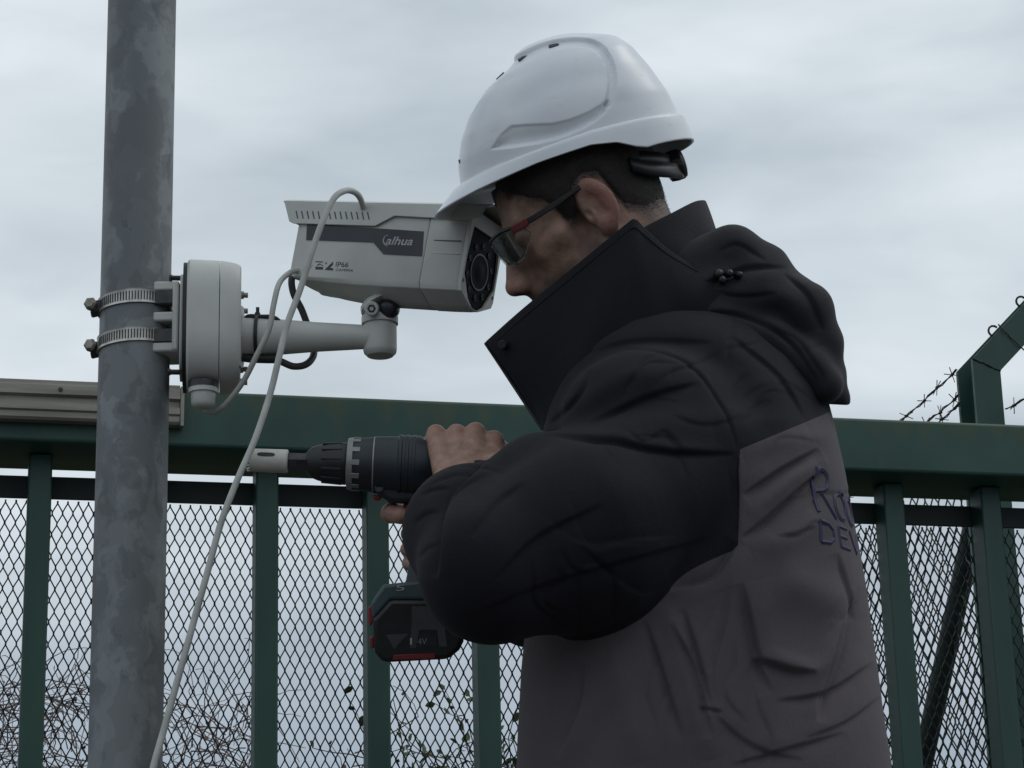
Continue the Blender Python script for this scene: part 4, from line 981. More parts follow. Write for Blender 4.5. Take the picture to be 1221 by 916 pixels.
Vb, Qb = nets(body_sdf(X, Y, Z).astype(f4), l_, 11.0, flip=True)
body_parts.append((toW(Vb), Qb, np.zeros(len(Vb)), np.zeros(len(Vb))))
VV, QQ, SS, FL, n0 = [], [], [], [], 0
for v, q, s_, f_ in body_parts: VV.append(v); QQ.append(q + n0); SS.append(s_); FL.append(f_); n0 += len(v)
feet = toW(np.array([l_[2] for l_ in legL])); FLOORZ = feet[:, 2].min() - .085
PLOC = np.array([feet[:, 0].mean(), feet[:, 1].mean(), FLOORZ])
person = link('person', np.concatenate(VV), np.concatenate(QQ), M_skin, loc=PLOC, angle=180, attrs={'stub_shade': np.concatenate(SS), 'flush': np.concatenate(FL)})
tag(person, 'man in charcoal and grey work jacket bowing his head over a drill', 'person')

# ---- hair: a cropped shell over the skull, showing between hat, ear and nape
Fx, Ux, Sx, lo = grid((-125, -60, -95), (110, 150, 95), 2.2)
A = np.abs(Sx); fhh = head_sdf(Fx, Ux, Sx)
line = np.interp(Fx[:, 0, 0], HLX, HLY)[:, None, None]
reg = (Ux - line) * .8 + 2.2 * wob(Fx, Ux, Sx, .5, 21)
thick = 2.6 + .5 * wob(Fx, Ux, Sx, .9, 3) + .0 * A
fhair = smax(fhh - thick * np.clip(reg / 14, 0.05, 1), -reg, 3)
fhair = np.maximum(fhair, -(fhh + 4))
Vq, Qq = nets(fhair.astype(f4), lo, 2.2)
if flipH: Qq = Qq[:, ::-1]
link('hair', headW(Vq), Qq, M_hair, person, angle=180)
# cropped hairs standing off the scalp and thinning out at the hairline
rh = np.random.default_rng(3); Th_ = Qh[:, :3]; nh = np.cross(Vh[Qh[:, 1]] - Vh[Qh[:, 0]], Vh[Qh[:, 2]] - Vh[Qh[:, 0]]); nh /= np.linalg.norm(nh, axis=1)[:, None] + 1e-9
cen = Vh[Qh].mean(1); out_ = np.sign((nh * (cen - np.array([-8, 40, 0]))).sum(1)); nh *= out_[:, None]
rgc = rg[Qh].mean(1); pr = sm(rgc, -13, 8) * (np.abs(cen[:, 2]) < 79) * (cen[:, 1] < 75); pick = np.where(rh.random(len(cen)) < pr * .55)[0]
pp = cen[pick] + rh.normal(0, .5, (len(pick), 3)) + nh[pick] * (1.6 * sm(rgc[pick], 0, 12))[:, None]
dv = np.array([-.55, -.75, 0]) + rh.normal(0, .35, (len(pick), 3)); dv -= nh[pick] * (dv * nh[pick]).sum(1)[:, None]; dv = dv / np.linalg.norm(dv, axis=1)[:, None] + nh[pick] * rh.uniform(.2, .55, (len(pick), 1))
sdv = np.cross(dv, nh[pick]); sdv /= np.linalg.norm(sdv, axis=1)[:, None] + 1e-9; ln_ = rh.uniform(3.0, 6.0, (len(pick), 1))
HV = np.stack([pp - sdv * .32, pp + sdv * .32, pp + dv * ln_], 1).reshape(-1, 3)
hs_ = link('hair_strands', headW(HV), np.arange(len(HV)).reshape(-1, 3), M_hair, person, smooth=False); hs_['kind'] = 'stuff'

# ------------------------------------------------------------------ jacket
TY = [(395, 735, 930, 92), (425, 700, 962, 140), (460, 676, 980, 178), (500, 664, 990, 200), (560, 650, 1004, 210), (650, 640, 1020, 214), (730, 628, 1033, 218), (800, 622, 1044, 222), (916, 617, 1061, 228), (1010, 612, 1070, 235), (1140, 606, 1076, 240)]
tb_ = np.array([(kw(l_, y)[1], kw(l_, y)[0], kw(r_, y)[0], w) for y, l_, r_, w in TY])
def torso_f(X, Y, Z):
    xl_ = np.interp(Y, tb_[:, 0], tb_[:, 1]).astype(f4); xr_ = np.interp(Y, tb_[:, 0], tb_[:, 2]).astype(f4); rz = np.interp(Y, tb_[:, 0], tb_[:, 3]).astype(f4)
    w = Z - TILT * (Y - 480); cx_, rx = (xl_ + xr_) / 2, (xr_ - xl_) / 2
    p = 2.35; q = (np.abs((X - cx_) / rx) ** p + np.abs(w / rz) ** p) ** (1 / p)
    f = (q - 1) * np.minimum(rx, rz)
    f = smin(f, ell(X, Y, w, (*kw(806, 468)[:2], 92), (135, 104, 88)), 22); f = smin(f, ell(X, Y, w, (*kw(735, 520)[:2], 55), (88, 100, 112)), 22); f = smin(f, ell(X, Y, -w, (*kw(806, 468)[:2], 92), (135, 104, 88)), 22)
    f = smax(f, kw(800, 366)[1] - Y, 12); f = smax(f, Y - tb_[-1, 0], 6)
    return f
def arm_near(X, Y, Z):
    f = chain(X, Y, Z, [k(812, 560, 150), k(695, 640, 236), k(585, 681, 288)], [104, 102, 75], 22)
    f = smin(f, chain(X, Y, Z, [k(585, 681, 288), k(562, 634, 205), k(553, 611, 122)], [75, 72, 45], 22), 16)
    f = smin(f, cap(X, Y, Z, k(644, 578, 190), k(690, 586, 190), 58, 64), 26)
    sh = ell(X, Y, Z, k(778, 500, 142), (104, 82, 82))
    return smin(f, sh, 15)
def arm_far(X, Y, Z):
    f = chain(X, Y, Z, [k(800, 540, -150), k(700, 640, -205), k(640, 700, -195)], [98, 90, 74], 22)
    return smin(f, chain(X, Y, Z, [k(640, 700, -195), k(598, 684, -95), k(575, 672, -50)], [74, 66, 48], 22), 20)
# creases and ridges read from the photo: (points, width mm, depth mm; negative = ridge)
FOLDS = [
 ([(650, 516), (720, 524), (800, 538), (876, 541)], 9, 9),
 ([(655, 505), (690, 470), (700, 440)], 9, 6), ([(700, 505), (780, 470), (835, 455)], 16, 6), ([(720, 535), (760, 505), (850, 500)], 22, -5),
 ([(690, 490), (740, 455), (800, 445)], 14, -5),
 ([(885, 640), (905, 625), (950, 585), (980, 560)], 20, 12), ([(885, 590), (930, 560), (975, 535)], 22, 10), ([(890, 615), (940, 572), (985, 545)], 10, -5),
 ([(895, 655), (940, 640), (990, 610)], 16, -5), ([(885, 540), (940, 525), (995, 520)], 14, -4),
 ([(880, 648), (850, 690), (800, 705)], 22, 10),
 ([(886, 696), (896, 740), (906, 785), (922, 826)], 30, 10), ([(898, 783), (935, 797), (972, 803)], 24, 11), ([(972, 860), (982, 815), (1003, 742)], 14, 6), ([(925, 835), (985, 825), (1040, 790)], 22, 6), ([(900, 782), (935, 792), (970, 800), (995, 775), (1004, 740)], 11, -5), ([(925, 690), (980, 712), (1006, 735)], 26, -9), ([(800, 742), (830, 800), (850, 880)], 30, 8),
 ([(975, 860), (985, 830), (1000, 790), (1020, 700)], 10, 7), ([(1000, 660), (1010, 700), (1020, 740)], 14, 6), ([(960, 880), (1010, 860), (1050, 830)], 18, 4),
 ([(790, 720), (812, 770), (832, 840), (850, 905)], 15, -8), ([(770, 740), (790, 800), (815, 880)], 15, 8), ([(815, 725), (835, 790), (850, 850)], 15, 8),
 ([(730, 770), (745, 830), (760, 910)], 18, -5), ([(700, 790), (690, 850), (665, 905)], 18, 6), ([(745, 800), (700, 860), (670, 915)], 16, -4),
 ([(850, 850), (900, 890), (960, 905)], 24, 5), ([(832, 842), (845, 846), (862, 850)], 5, 6), ([(870, 912), (930, 895), (1010, 872)], 26, 5),
 ([(838, 815), (840, 850), (842, 880)], 4, 3),
 # sleeve
 ([(606, 522), (586, 543), (562, 568), (537, 594), (527, 630), (522, 690)], 20, 13), ([(500, 590), (515, 582), (535, 578)], 8, 3), ([(492, 625), (505, 612), (522, 606)], 8, 3), ([(497, 665), (508, 652), (520, 645)], 8, 2.5),
 ([(520, 620), (548, 585), (585, 565)], 12, 3.5), ([(560, 640), (590, 600), (625, 575)], 18, 4), ([(590, 690), (640, 640), (720, 600)], 34, 4), ([(560, 735), (640, 700), (740, 670), (850, 640)], 36, 4), ([(700, 570), (780, 590), (870, 580)], 34, -4), 
 ([(880, 545), (881, 600), (880, 648)], 4.5, 4),
 ([(742, 414), (790, 420), (830, 441), (862, 487), (880, 535)], 4, 4),
 ([(770, 390), (840, 400), (900, 440), (950, 500)], 22, -4), ([(870, 400), (930, 450), (960, 500)], 20, 4), ([(860, 480), (900, 510), (960, 505)], 22, -4), ([(700, 420), (760, 405), (850, 410)], 14, 4),
]
hv = 4.4
X, Y, Z, lo = grid((455, 355, -320), (1100, 1075, 385), hv)
ft_ = torso_f(X, Y, Z); fa = arm_near(X, Y, Z); fb = arm_far(X, Y, Z)
fj = smin(smin(ft_, fb, 14), fa, 12)
fj = fj + (1.8 * wob(X, Y, Z, .020, 31, (1, .8, 1)) + .35 * wob(X, Y, Z, .075, 33, (1.2, .7, 1))).astype(f4)
Vj, Qj = nets(fj.astype(f4), lo, hv, flip=True); Tj = tri(Qj)
def relax(V, T, n):
    for _ in range(n):
        A_ = np.zeros_like(V); c_ = np.zeros(len(V))
        for i, j in ((0, 1), (1, 2), (2, 0)):
            for d_ in range(3): A_[:, d_] += np.bincount(T[:, i], V[T[:, j], d_], len(V)) + np.bincount(T[:, j], V[T[:, i], d_], len(V))
            c_ += np.bincount(T[:, i], minlength=len(V)) + np.bincount(T[:, j], minlength=len(V))
        V = .5 * V + .5 * A_ / c_[:, None]
    return V
def subdiv(V, T):
    E_ = np.sort(np.concatenate([T[:, [0, 1]], T[:, [1, 2]], T[:, [2, 0]]]), 1); key = E_[:, 0].astype(np.int64) * len(V) + E_[:, 1]
    u, first, inv = np.unique(key, return_index=True, return_inverse=True); M = (V[E_[first, 0]] + V[E_[first, 1]]) / 2; inv = inv.reshape(3, -1) + len(V)
    a_, b_, c_ = inv; t0, t1, t2 = T.T
    return np.concatenate([V, M]), np.concatenate([np.stack(q, 1) for q in ((t0, a_, c_), (a_, t1, b_), (c_, b_, t2), (a_, b_, c_))])
def normals(V, T):
    n_ = np.cross(V[T[:, 1]] - V[T[:, 0]], V[T[:, 2]] - V[T[:, 0]]); N = np.zeros_like(V)
    for i in range(3):
        for d_ in range(3): N[:, d_] += np.bincount(T[:, i], n_[:, d_], len(V))
    return -N / (np.linalg.norm(N, axis=1)[:, None] + 1e-9)          # figure space is left-handed
def crease(V, T, folds):
    """press creases into the cloth: a sharp line with the cloth stepping over it and settling away from it"""
    N = normals(V, T); qx, qy = proj_px(V); vis = np.where(N[:, 2] > -.1)[0]; X_, Y_ = qx[vis], qy[vis]; D = np.zeros(len(vis))
    for pl, w_, dep in folds:
        pl = np.array(pl, float); r_ = w_ * 3.2; box = np.where((X_ > pl[:, 0].min() - r_) & (X_ < pl[:, 0].max() + r_) & (Y_ > pl[:, 1].min() - r_) & (Y_ < pl[:, 1].max() + r_))[0]
        if not len(box): continue
        c = spline(np.c_[pl, np.zeros(len(pl))], 4)[:, :2]; sl = np.r_[0, np.cumsum(np.hypot(*np.diff(c, axis=0).T))]; x, y = X_[box], Y_[box]
        best = np.full(len(box), 1e9); sd = np.zeros(len(box)); tt_ = np.zeros(len(box))
        for i in range(len(c) - 1):
            d_ = c[i + 1] - c[i]; l2 = d_ @ d_ + 1e-9; t = np.clip(((x - c[i, 0]) * d_[0] + (y - c[i, 1]) * d_[1]) / l2, 0, 1)
            ex, ey = x - c[i, 0] - t * d_[0], y - c[i, 1] - t * d_[1]; e_ = np.hypot(ex, ey); m_ = e_ < best
            best[m_] = e_[m_]; sd[m_] = (np.sign(d_[0] * ey - d_[1] * ex) * e_)[m_]; tt_[m_] = ((sl[i] + t * math.sqrt(l2)) / sl[-1])[m_]
        tap = np.clip(np.minimum(tt_, 1 - tt_) * 4, 0, 1) ** .7
        if dep > 0: D[box] += dep * tap * (.62 * np.tanh(sd / 1.8) * np.exp(-best / w_ * 1.25) + .30 * np.exp(-(best / (.36 * w_ + 1.0)) ** 2))
        else: D[box] += dep * tap * np.exp(-(best / w_) ** 2)
    V = V.copy(); V[vis] -= N[vis] * (D * sm(N[vis, 2], -.1, .25))[:, None]; return V
def proj_px(V): s_ = 2800.0 / (2800.0 - V[:, 2]); return PCX + (V[:, 0] - PCX) * s_, PCY + (V[:, 1] - PCY) * s_
# many small secondary creases running out from armpit, elbow and shoulder
rr_ = np.random.default_rng(5)
def fan(n, c, r0, r1, a0, a1, w0, w1, d0_, d1_, bend=.18):
    for _ in range(n):
        a = math.radians(rr_.uniform(a0, a1)); q0 = rr_.uniform(r0, r1 * .6); L_ = rr_.uniform(.25, .6) * (r1 - r0); pts = []
        for t in np.linspace(0, 1, 4):
            aa = a + bend * rr_.normal() * t; pts.append((c[0] + math.cos(aa) * (q0 + L_ * t), c[1] + math.sin(aa) * (q0 + L_ * t)))
        FOLDS.append((pts, rr_.uniform(w0, w1), rr_.uniform(d0_, d1_)))
fan(9, (882, 650), 25, 330, 62, 122, 9, 17, 1.4, 3.2, .08)
fan(6, (882, 640), 25, 150, -75, 10, 6, 11, 1.2, 3.2)
fan(4, (640, 590), 25, 190, 15, 175, 7, 14, 1.4, 3.4)
fan(3, (880, 640), 40, 330, 150, 195, 12, 20, 1.5, 2.6)
fan(7, (700, 510), 20, 170, -50, 20, 7, 13, 1.2, 3.0)
fan(8, (850, 520), 20, 150, -110, -20, 8, 14, 1.0, 2.4)
FOLDS.append(([(503, 583), (530, 568), (565, 560), (606, 566)], 4, 2.6))
FOLDS = [(pl, w_, (d_ * .95 if d_ > 0 else d_ * .8)) for pl, w_, d_ in FOLDS]
Vj = relax(Vj, Tj, 1); Vj, Tj = subdiv(Vj, Tj); Vj = relax(Vj, Tj, 2); Vj = crease(Vj, Tj, FOLDS)
SLP = [(630, 480), (655, 470), (690, 425), (742, 414), (790, 420), (830, 441), (862, 487), (880, 535), (882, 590), (880, 650), (845, 686), (770, 735), (700, 775), (640, 800), (400, 810), (400, 480)]
def sl_attr(V):
    qx, qy = proj_px(V); a = psd(qx, qy, SLP)
    dt = arm_near(V[:, 0], V[:, 1], V[:, 2]) - torso_f(V[:, 0], V[:, 1], V[:, 2])
    back = 40 - (V[:, 2] - TILT * (V[:, 1] - 480))
    return -np.maximum(np.maximum(a, dt - 3 - 70 * (1 - sm(qy, 600, 700))), back)
def fa_attr(V):
    dt = arm_far(V[:, 0], V[:, 1], V[:, 2]) - torso_f(V[:, 0], V[:, 1], V[:, 2]); return -np.maximum(dt, (V[:, 2] - TILT * (V[:, 1] - 480)) + 60)
V2, Tn, Tr = cut(Vj, Tj, sl_attr(Vj)); Vs, Ts = compact(V2, Tn); Vr, Tr = compact(V2, Tr)
V2, Tf, Tr = cut(Vr, Tr, fa_attr(Vr)); Vfs, Tfs = compact(V2, Tf); Vr, Tr = compact(V2, Tr)
qx, qy = proj_px(Vr); yl = np.interp(qx, [500, 660, 700, 878, 882, 940, 1000, 1080], [640, 640, 640, 640, 536, 512, 487, 455])
V2, Tg, Ty = cut(Vr, Tr, qy - yl); Vg, Tg = compact(V2, Tg); Vy, Ty = compact(V2, Ty)
jacket = link('jacket', toW(Vg), Tg, M_jgry, person, angle=180); jacket['label'] = 'grey lower body of the jacket'
link('sleeve', toW(Vs), Ts, M_jblk, jacket, angle=180); link('sleeve', toW(Vfs), Tfs, M_jblk, jacket, angle=180)
link('yoke', toW(Vy), Ty, M_jblk, jacket, angle=180)
# ---- hood bunched behind the neck
hv = 3.0
X, Y, Z, lo = grid((690, 250, -230), (1025, 510, 190), hv); w = Z - TILT * (Y - 480)
def roll(pts, rad, half, kk=10):
    w2 = np.sign(w) * np.maximum(np.abs(w) - half, 0)
    f = None
    for (a, b), ra, rb in zip(zip(pts[:-1], pts[1:]), rad[:-1], rad[1:]):
        a = kw(*a); b = kw(*b); g = cap(X, Y, w2, (a[0], a[1], 0), (b[0], b[1], 0), ra, rb); f = g if f is None else smin(f, g, kk)
    return f
f = roll([(818, 330), (868, 306), (905, 325), (930, 350)], [40, 33, 30, 24], 62)
f = smin(f, roll([(835, 362), (900, 352), (950, 372), (966, 410), (972, 440)], [34, 34, 32, 27, 22], 84), 20)
f = smin(f, roll([(770, 392), (845, 384), (905, 404), (950, 436), (968, 458)], [14, 17, 20, 22, 22], 108), 14)
f = smin(f, roll([(960, 415), (978, 446), (988, 474), (991, 490)], [20, 17, 13, 11], 72), 12)
qx, qy = PCX + (X - PCX) * 1.03, PCY + (Y - PCY) * 1.03
f = f + 1.2 * wob(X, Y, Z, .03, 51) + .3 * wob(X, Y, Z, .10, 52)
f = smax(f, -cap(X, Y, Z, kw(735, 250), kw(800, 420), 62, 64), 8)
f = np.maximum(f, (qy - 482 - (qx - 985) * .05))
Vq, Qq = nets(f.astype(f4), lo, hv, flip=True)
Tq = tri(Qq); Vq = relax(Vq, Tq, 1); Vq, Tq = subdiv(Vq, Tq); Vq = relax(Vq, Tq, 2)
Vq = crease(Vq, Tq, [([(790, 352), (835, 340), (890, 318), (940, 318)], 12, 6), ([(800, 398), (850, 372), (900, 380), (945, 408), (975, 455)], 10, 6), ([(935, 325), (965, 352), (982, 395)], 10, 5), ([(905, 350), (945, 365), (972, 415)], 14, -5), ([(850, 345), (880, 352), (925, 350)], 10, 4), ([(880, 405), (920, 425), (955, 468)], 9, 3.5), ([(855, 300), (880, 290), (915, 312)], 10, 3), ([(925, 390), (955, 410), (985, 452)], 8, 3)])
Vq = relax(Vq, Tq, 1)
hood = link('hood', toW(Vq), Tq, M_hood, jacket, angle=180)
for (x, y, z, r_) in ((858, 327, 116, .0062), (869, 326, 116, .005), (862, 334, 118, .005), (879, 328, 114, .0045)):
    p = toW(kw(x, y, z)); link('cord_toggle', *lathe(p + FWD * .006, -FWD + RGT * .2 * (x - 866) / 10, [(0, r_), (.008, r_), (.012, r_ * .8), (.014, r_ * .4)], 14), M_black, jacket)
# ---- collar
def sheet(name, top, bot, m, thick, nseg=10, rows=9, bulge=0.0, parent=None):
    A_ = spline([kw(*q) for q in top], nseg); B_ = spline([kw(*q) for q in bot], nseg); n = min(len(A_), len(B_))
    A_ = A_[np.linspace(0, len(A_) - 1, n).round().astype(int)]; B_ = B_[np.linspace(0, len(B_) - 1, n).round().astype(int)]
    V = []
    for r_ in range(rows):
        t = r_ / (rows - 1); q = A_ * (1 - t) + B_ * t; s_ = np.sign(q[:, 2] - np.array([zc(y) for y in q[:, 1]]))
        q = q + np.outer(bulge * math.sin(math.pi * t) * s_ + 2.2 * np.sin(np.arange(n) * .16 + t * 3.4) * (.3 + t * (1 - t) * 3) + 1.3 * np.sin(np.arange(n) * .37 - t * 5.1 + 1) * t, SK); V.append(q)
    V = np.concatenate(V); F = [(r_ * n + j, r_ * n + j + 1, (r_ + 1) * n + j + 1, (r_ + 1) * n + j) for r_ in range(rows - 1) for j in range(n - 1)]
    o = link(name, toW(V), F, m, parent, angle=180); s_ = o.modifiers.new('solid', 'SOLIDIFY'); s_.thickness = thick; s_.offset = 0
    b_ = o.modifiers.new('bevel', 'BEVEL'); b_.width = thick * .3; b_.segments = 2; b_.limit_method = 'ANGLE'; return o
T1 = [(580, 408, 22), (622, 371, 52), (668, 333, 76), (712, 297, 88), (748, 268, 92), (757, 263, 92), (768, 273, 93), (796, 298, 96), (832, 322, 98), (868, 345, 96)]
B1 = [(653, 516, 44), (656, 512, 70), (672, 492, 98), (694, 464, 118), (716, 444, 128), (742, 426, 132), (772, 412, 132), (802, 402, 128), (834, 394, 122), (868, 386, 112)]
for s_ in (1, -1):
    sheet('collar', [(x, y, s_ * w_) for x, y, w_ in T1], [(x, y, s_ * w_) for x, y, w_ in B1], M_jcol, .006, bulge=10, parent=jacket)
cl_t = spline([kw(*q) for q in T1], 10); cl_b = spline([kw(*q) for q in B1], 10); n_ = min(len(cl_t), len(cl_b)); st_ = []
for i in range(2, n_ - 2):
    q = cl_t[i] * .93 + cl_b[i] * .07; st_.append(q + SK * (3.9 + 10 * math.sin(math.pi * .07) + 2.2 * math.sin(i * .16 + .07 * 3.4) * (.3 + .07 * .93 * 3)))
link('collar_stitching', *tube(toW(np.array(st_)), .0007, 5), M_jcol, jacket)
sheet('collar_front', [(580.5, 408, 24), (579, 408, 0), (580.5, 408, -24)], [(651, 511, 42), (648, 512, 0), (651, 511, -42)], M_jcol, .006, parent=jacket)
T2 = [(700, 322, 74), (735, 292, 78), (768, 272, 76), (800, 255, 64), (826, 242, 34), (838, 240, 0), (826, 242, -34), (800, 255, -64), (768, 272, -76), (735, 292, -78), (700, 322, -74)]
B2 = [(720, 372, 88), (756, 350, 94), (788, 335, 94), (822, 322, 84), (850, 303, 46), (858, 296, 0), (850, 303, -46), (822, 322, -84), (788, 335, -94), (756, 350, -94), (720, 372, -88)]
sheet('collar_lining', T2, B2, M_hood, .007, bulge=4, parent=jacket)
sn = toW(kw(602, 411, 56)); link('snap_button', *lathe(sn + FWD * .01, -FWD - RGT * .3, [(0, .0055), (.010, .0055), (.0115, .0045)], 16), M_black, jacket)
# ---- embroidery on the back, laid on the cloth from behind
from mathutils.bvhtree import BVHTree
bvh = BVHTree.FromPolygons([Vector(v) for v in toW(Vg)], [tuple(int(i) for i in t) for t in Tg])
Jn = np.array([.86, -.51, 0.0]); Jr = unit(np.cross(UZ, Jn)); Ju = np.cross(Jn, Jr)
GLY = {'R': ([[(0, 0), (.05, .5), (.12, 1.0)], [(.02, .80), (.25, 1.0), (.48, .93), (.50, .72), (.34, .56), (.06, .48)], [(.24, .52), (.42, .2), (.62, -.04)]], .66),
       'o': ([[(.30, .58), (.08, .46), (.02, .22), (.14, .02), (.36, .04), (.46, .26), (.42, .5), (.28, .58), (.40, .66), (.56, .62)]], .56),
       'D': ([[(.05, 0), (.05, 1)], [(.05, 1), (.36, .96), (.54, .7), (.54, .3), (.36, .04), (.05, 0)]], .74), 'E': ([[(.5, 1), (.05, 1), (.05, 0), (.52, 0)], [(.05, .52), (.42, .52)]], .68), 'V': ([[(0, 1), (.28, 0), (.56, 1)]], .7)}
def on_back(body_, px, py, h, wid, thick):
    h0 = bvh.ray_cast(Vector(CAM), Vector(ray(px, py)).normalized())[0]; o = np.array(h0); x0_ = 0.0; tot = sum(GLY[c][1] for c in body_)
    for c in body_:
        m = MB()
        for st in GLY[c][0]:
            cv = spline([(x, y, 0) for x, y in st], 6) if c in 'Ro' else np.concatenate([np.linspace((*p_, 0), (*q_, 0), 8) for p_, q_ in zip(st[:-1], st[1:])]) ; out = []
            for x, y, _ in cv:
                q = o + Jr * (x0_ + x) / tot * wid + Ju * y * h; r_ = bvh.ray_cast(Vector(q + Jn * .2), Vector(-Jn))
                out.append(np.array(r_[0]) - Jn * .0021 if r_[0] is not None else q)
            keep = [out[0]]
            for q in out[1:]:
                if np.linalg.norm(q - keep[-1]) > 5e-4: keep.append(q)
            m.add(*tube(keep, thick, 6))
        m.link('embroidered_letter', M_ink, jacket); x0_ += GLY[c][1]
on_back('Roo', 977, 611, .053, .098, .0040)
on_back('DEV', 978, 646, .024, .105, .0036)
# ---- cuff strap, trousers, boots, platform
cs = [k(566, 551, 96), k(575, 551, 94), k(586, 553.5, 89), (k(597, 559, 83))]
cp_ = toW(spline(cs, 6)); m = MB(); m.add(*tube(cp_, .0024, 8)); m.link('cuff_strap', M_rubber, jacket)
lo_, hi_ = np.array([legL[0][0], legL[1][0], legL[0][2], legL[1][2]]).min(0) - 160, np.array([legL[0][0], legL[1][0], legL[0][2], legL[1][2]]).max(0) + 160
X, Y, Z, l_ = grid(lo_, hi_, 9.0); f = None
for h0, kn_, an_ in legL:
    g_ = chain(X, Y, Z, [h0, kn_, an_], [92, 82, 72], 30); f = g_ if f is None else smin(f, g_, 25)
f = f + 4 * wob(X, Y, Z, .05, 71); Vq, Qq = nets(f.astype(f4), l_, 9.0, flip=True)
link('trousers', toW(Vq), Qq, M_trous, person, angle=180)
for h0, kn_, an_ in legL:
    a = toW(an_[None])[0]; m = MB()
    n_ = 18; rows = [(0, 1.0), (.012, 1.04), (.03, 1.0), (.06, .86), (.085, .6)]; V = []
    for z, s_ in rows:
        for i in range(n_):
            q = 2 * math.pi * i / n_; ext = .17 if math.cos(q) < 0 else .085; ext *= (s_ if z < .05 or math.cos(q) > 0 else s_ * .8)
            V.append((a[0] + math.cos(q) * ext, a[1] + math.sin(q) * .05 * s_, FLOORZ + z))
    m.add(V, [(r_ * n_ + j, r_ * n_ + (j + 1) % n_, (r_ + 1) * n_ + (j + 1) % n_, (r_ + 1) * n_ + j) for r_ in range(4) for j in range(n_)] + [tuple(range(n_))[::-1], tuple(4 * n_ + j for j in range(n_))])
    m.link('boot', M_boot, person)
pf = thing('step_platform', (PLOC[0], PLOC[1], 0), 'low step platform the man stands on, below the picture', 'platform')
link('deck', *boxg((PLOC[0] - .03, PLOC[1], FLOORZ - .016), (.42, 0, 0), (0, .28, 0), (0, 0, .015)), M_wood, pf, bevel=.003)
for i in (-1, 1):
    for j in (-1, 1): link('leg', *boxg((PLOC[0] - .03 + i * .38, PLOC[1] + j * .24, (FLOORZ - .031) / 2), (.02, 0, 0), (0, .02, 0), (0, 0, (FLOORZ - .031) / 2)), M_alu, pf)

# ================================================================== hard hat
HC = kw(680, 182, 0); HeF = sagh(-.954, .301); HeU = np.cross(HeF, HS); HeU = HeU if HeU[1] < 0 else -HeU
prof_f = [(140, -18), (137, 18), (129.5, 33), (121, 46), (106, 78), (90, 97), (70, 112.5), (52, 125), (26, 136.5), (0, 141.5)]     # (U, F) front
prof_b = [(140, -18), (138.5, -36), (134, -53), (117, -95), (98, -112), (73.5, -123.5), (33, -136.5), (0, -141)]
uu = np.array([p[0] for p in prof_f][::-1]); ff = np.array([p[1] for p in prof_f][::-1]); ub = np.array([p[0] for p in prof_b][::-1]); fb2 = np.array([p[1] for p in prof_b][::-1])
NA, NS = 440, 190
CREST = [(557, 134), (570, 114), (588, 95), (606, 80), (624, 69), (645, 59), (665, 53.5), (689, 51.5), (706, 54), (718, 62), (727, 78), (730, 95), (729, 110), (725, 124)]
SCOOP = [(585, 178.5), (590, 170), (597, 160), (609, 149.5), (630, 148), (659, 147), (680, 142), (700, 134), (716, 125), (727, 116), (727, 124), (722, 134), (710, 145), (694, 154), (677, 161.5), (660, 167), (641, 171.5), (612, 176)]
V = []
sa = np.linspace(0.0, 1.0, NS)
Ud = 140 * np.cos(sa * math.pi / 2) ** .92
for i in range(NS):
    U_ = Ud[i]; xf = np.interp(U_, uu, ff); xb = np.interp(U_, ub, fb2)
    if i == 0: xf = xb = -18
    cxx, hx = (xf + xb) / 2, (xf - xb) / 2
    wy = 110 * math.sqrt(max(0, 1 - (U_ / 140.0) ** 2.25))
    for j in range(NA):
        a = 2 * math.pi * j / NA; c, s_ = math.cos(a), math.sin(a); p = 2.15
        V.append((cxx + math.copysign(abs(c) ** (2 / p), c) * hx, U_, math.copysign(abs(s_) ** (2 / p), s_) * wy))
V = np.array(V)
# smooth ring-to-ring kinks of the traced profile
G3 = V.reshape(NS, NA, 3)
for _ in range(14): G3[1:-1] = .5 * G3[1:-1] + .25 * (G3[:-2] + G3[2:])
V = G3.reshape(-1, 3)
def hatK(V): return HC + np.outer(V[:, 0], HeF) + np.outer(V[:, 1], HeU) + np.outer(V[:, 2], HS)
# relief in side view; the far side mirrors the near one
Vm_ = V.copy(); Vm_[:, 2] = np.abs(Vm_[:, 2]); qx, qy = proj_px(hatK(Vm_))
cen = np.array([0, 35, 0]); nrm = V - cen; nrm /= np.array([141, 120, 110]) ** 2; nrm /= np.linalg.norm(nrm, axis=1)[:, None] + 1e-9
dc = pdist(qx, qy, spline([(a, b, 0) for a, b in CREST], 5)[:, :2])
disp = -3.0 * (1 - sm(dc, 3.4, 4.9))
above = pinside(qx, qy, CREST + [(775, 124), (800, 60), (700, 0), (540, 60), (530, 134)]) * sm(qx, 770, 735) * sm(qy, 124, 100)
crest_in = sm(np.abs(V[:, 2]), 34, 44)
disp += 2.6 * above * sm(dc, 3.4, 5.2)
ds = psd(qx, qy, SCOOP)
low = np.interp(qx, [585, 609, 641, 677, 710, 727], [179, 177, 171.5, 161.5, 145, 122]); up_ = np.interp(qx, [585, 609, 659, 700, 727], [178, 149.5, 147, 134, 116])
tt = np.clip((qy - up_) / np.maximum(low - up_, 1), 0, 1)
disp += -6.5 * (1 - sm(ds, -2.6, .5)) * (.35 + .65 * sm(tt, .0, .75))
dd2 = pdist(qx, qy, [(615, 126), (650, 105), (680, 94), (712, 88)]); disp += -2.0 * np.exp(-(dd2 / 15) ** 2)
V = V + nrm * disp[:, None]
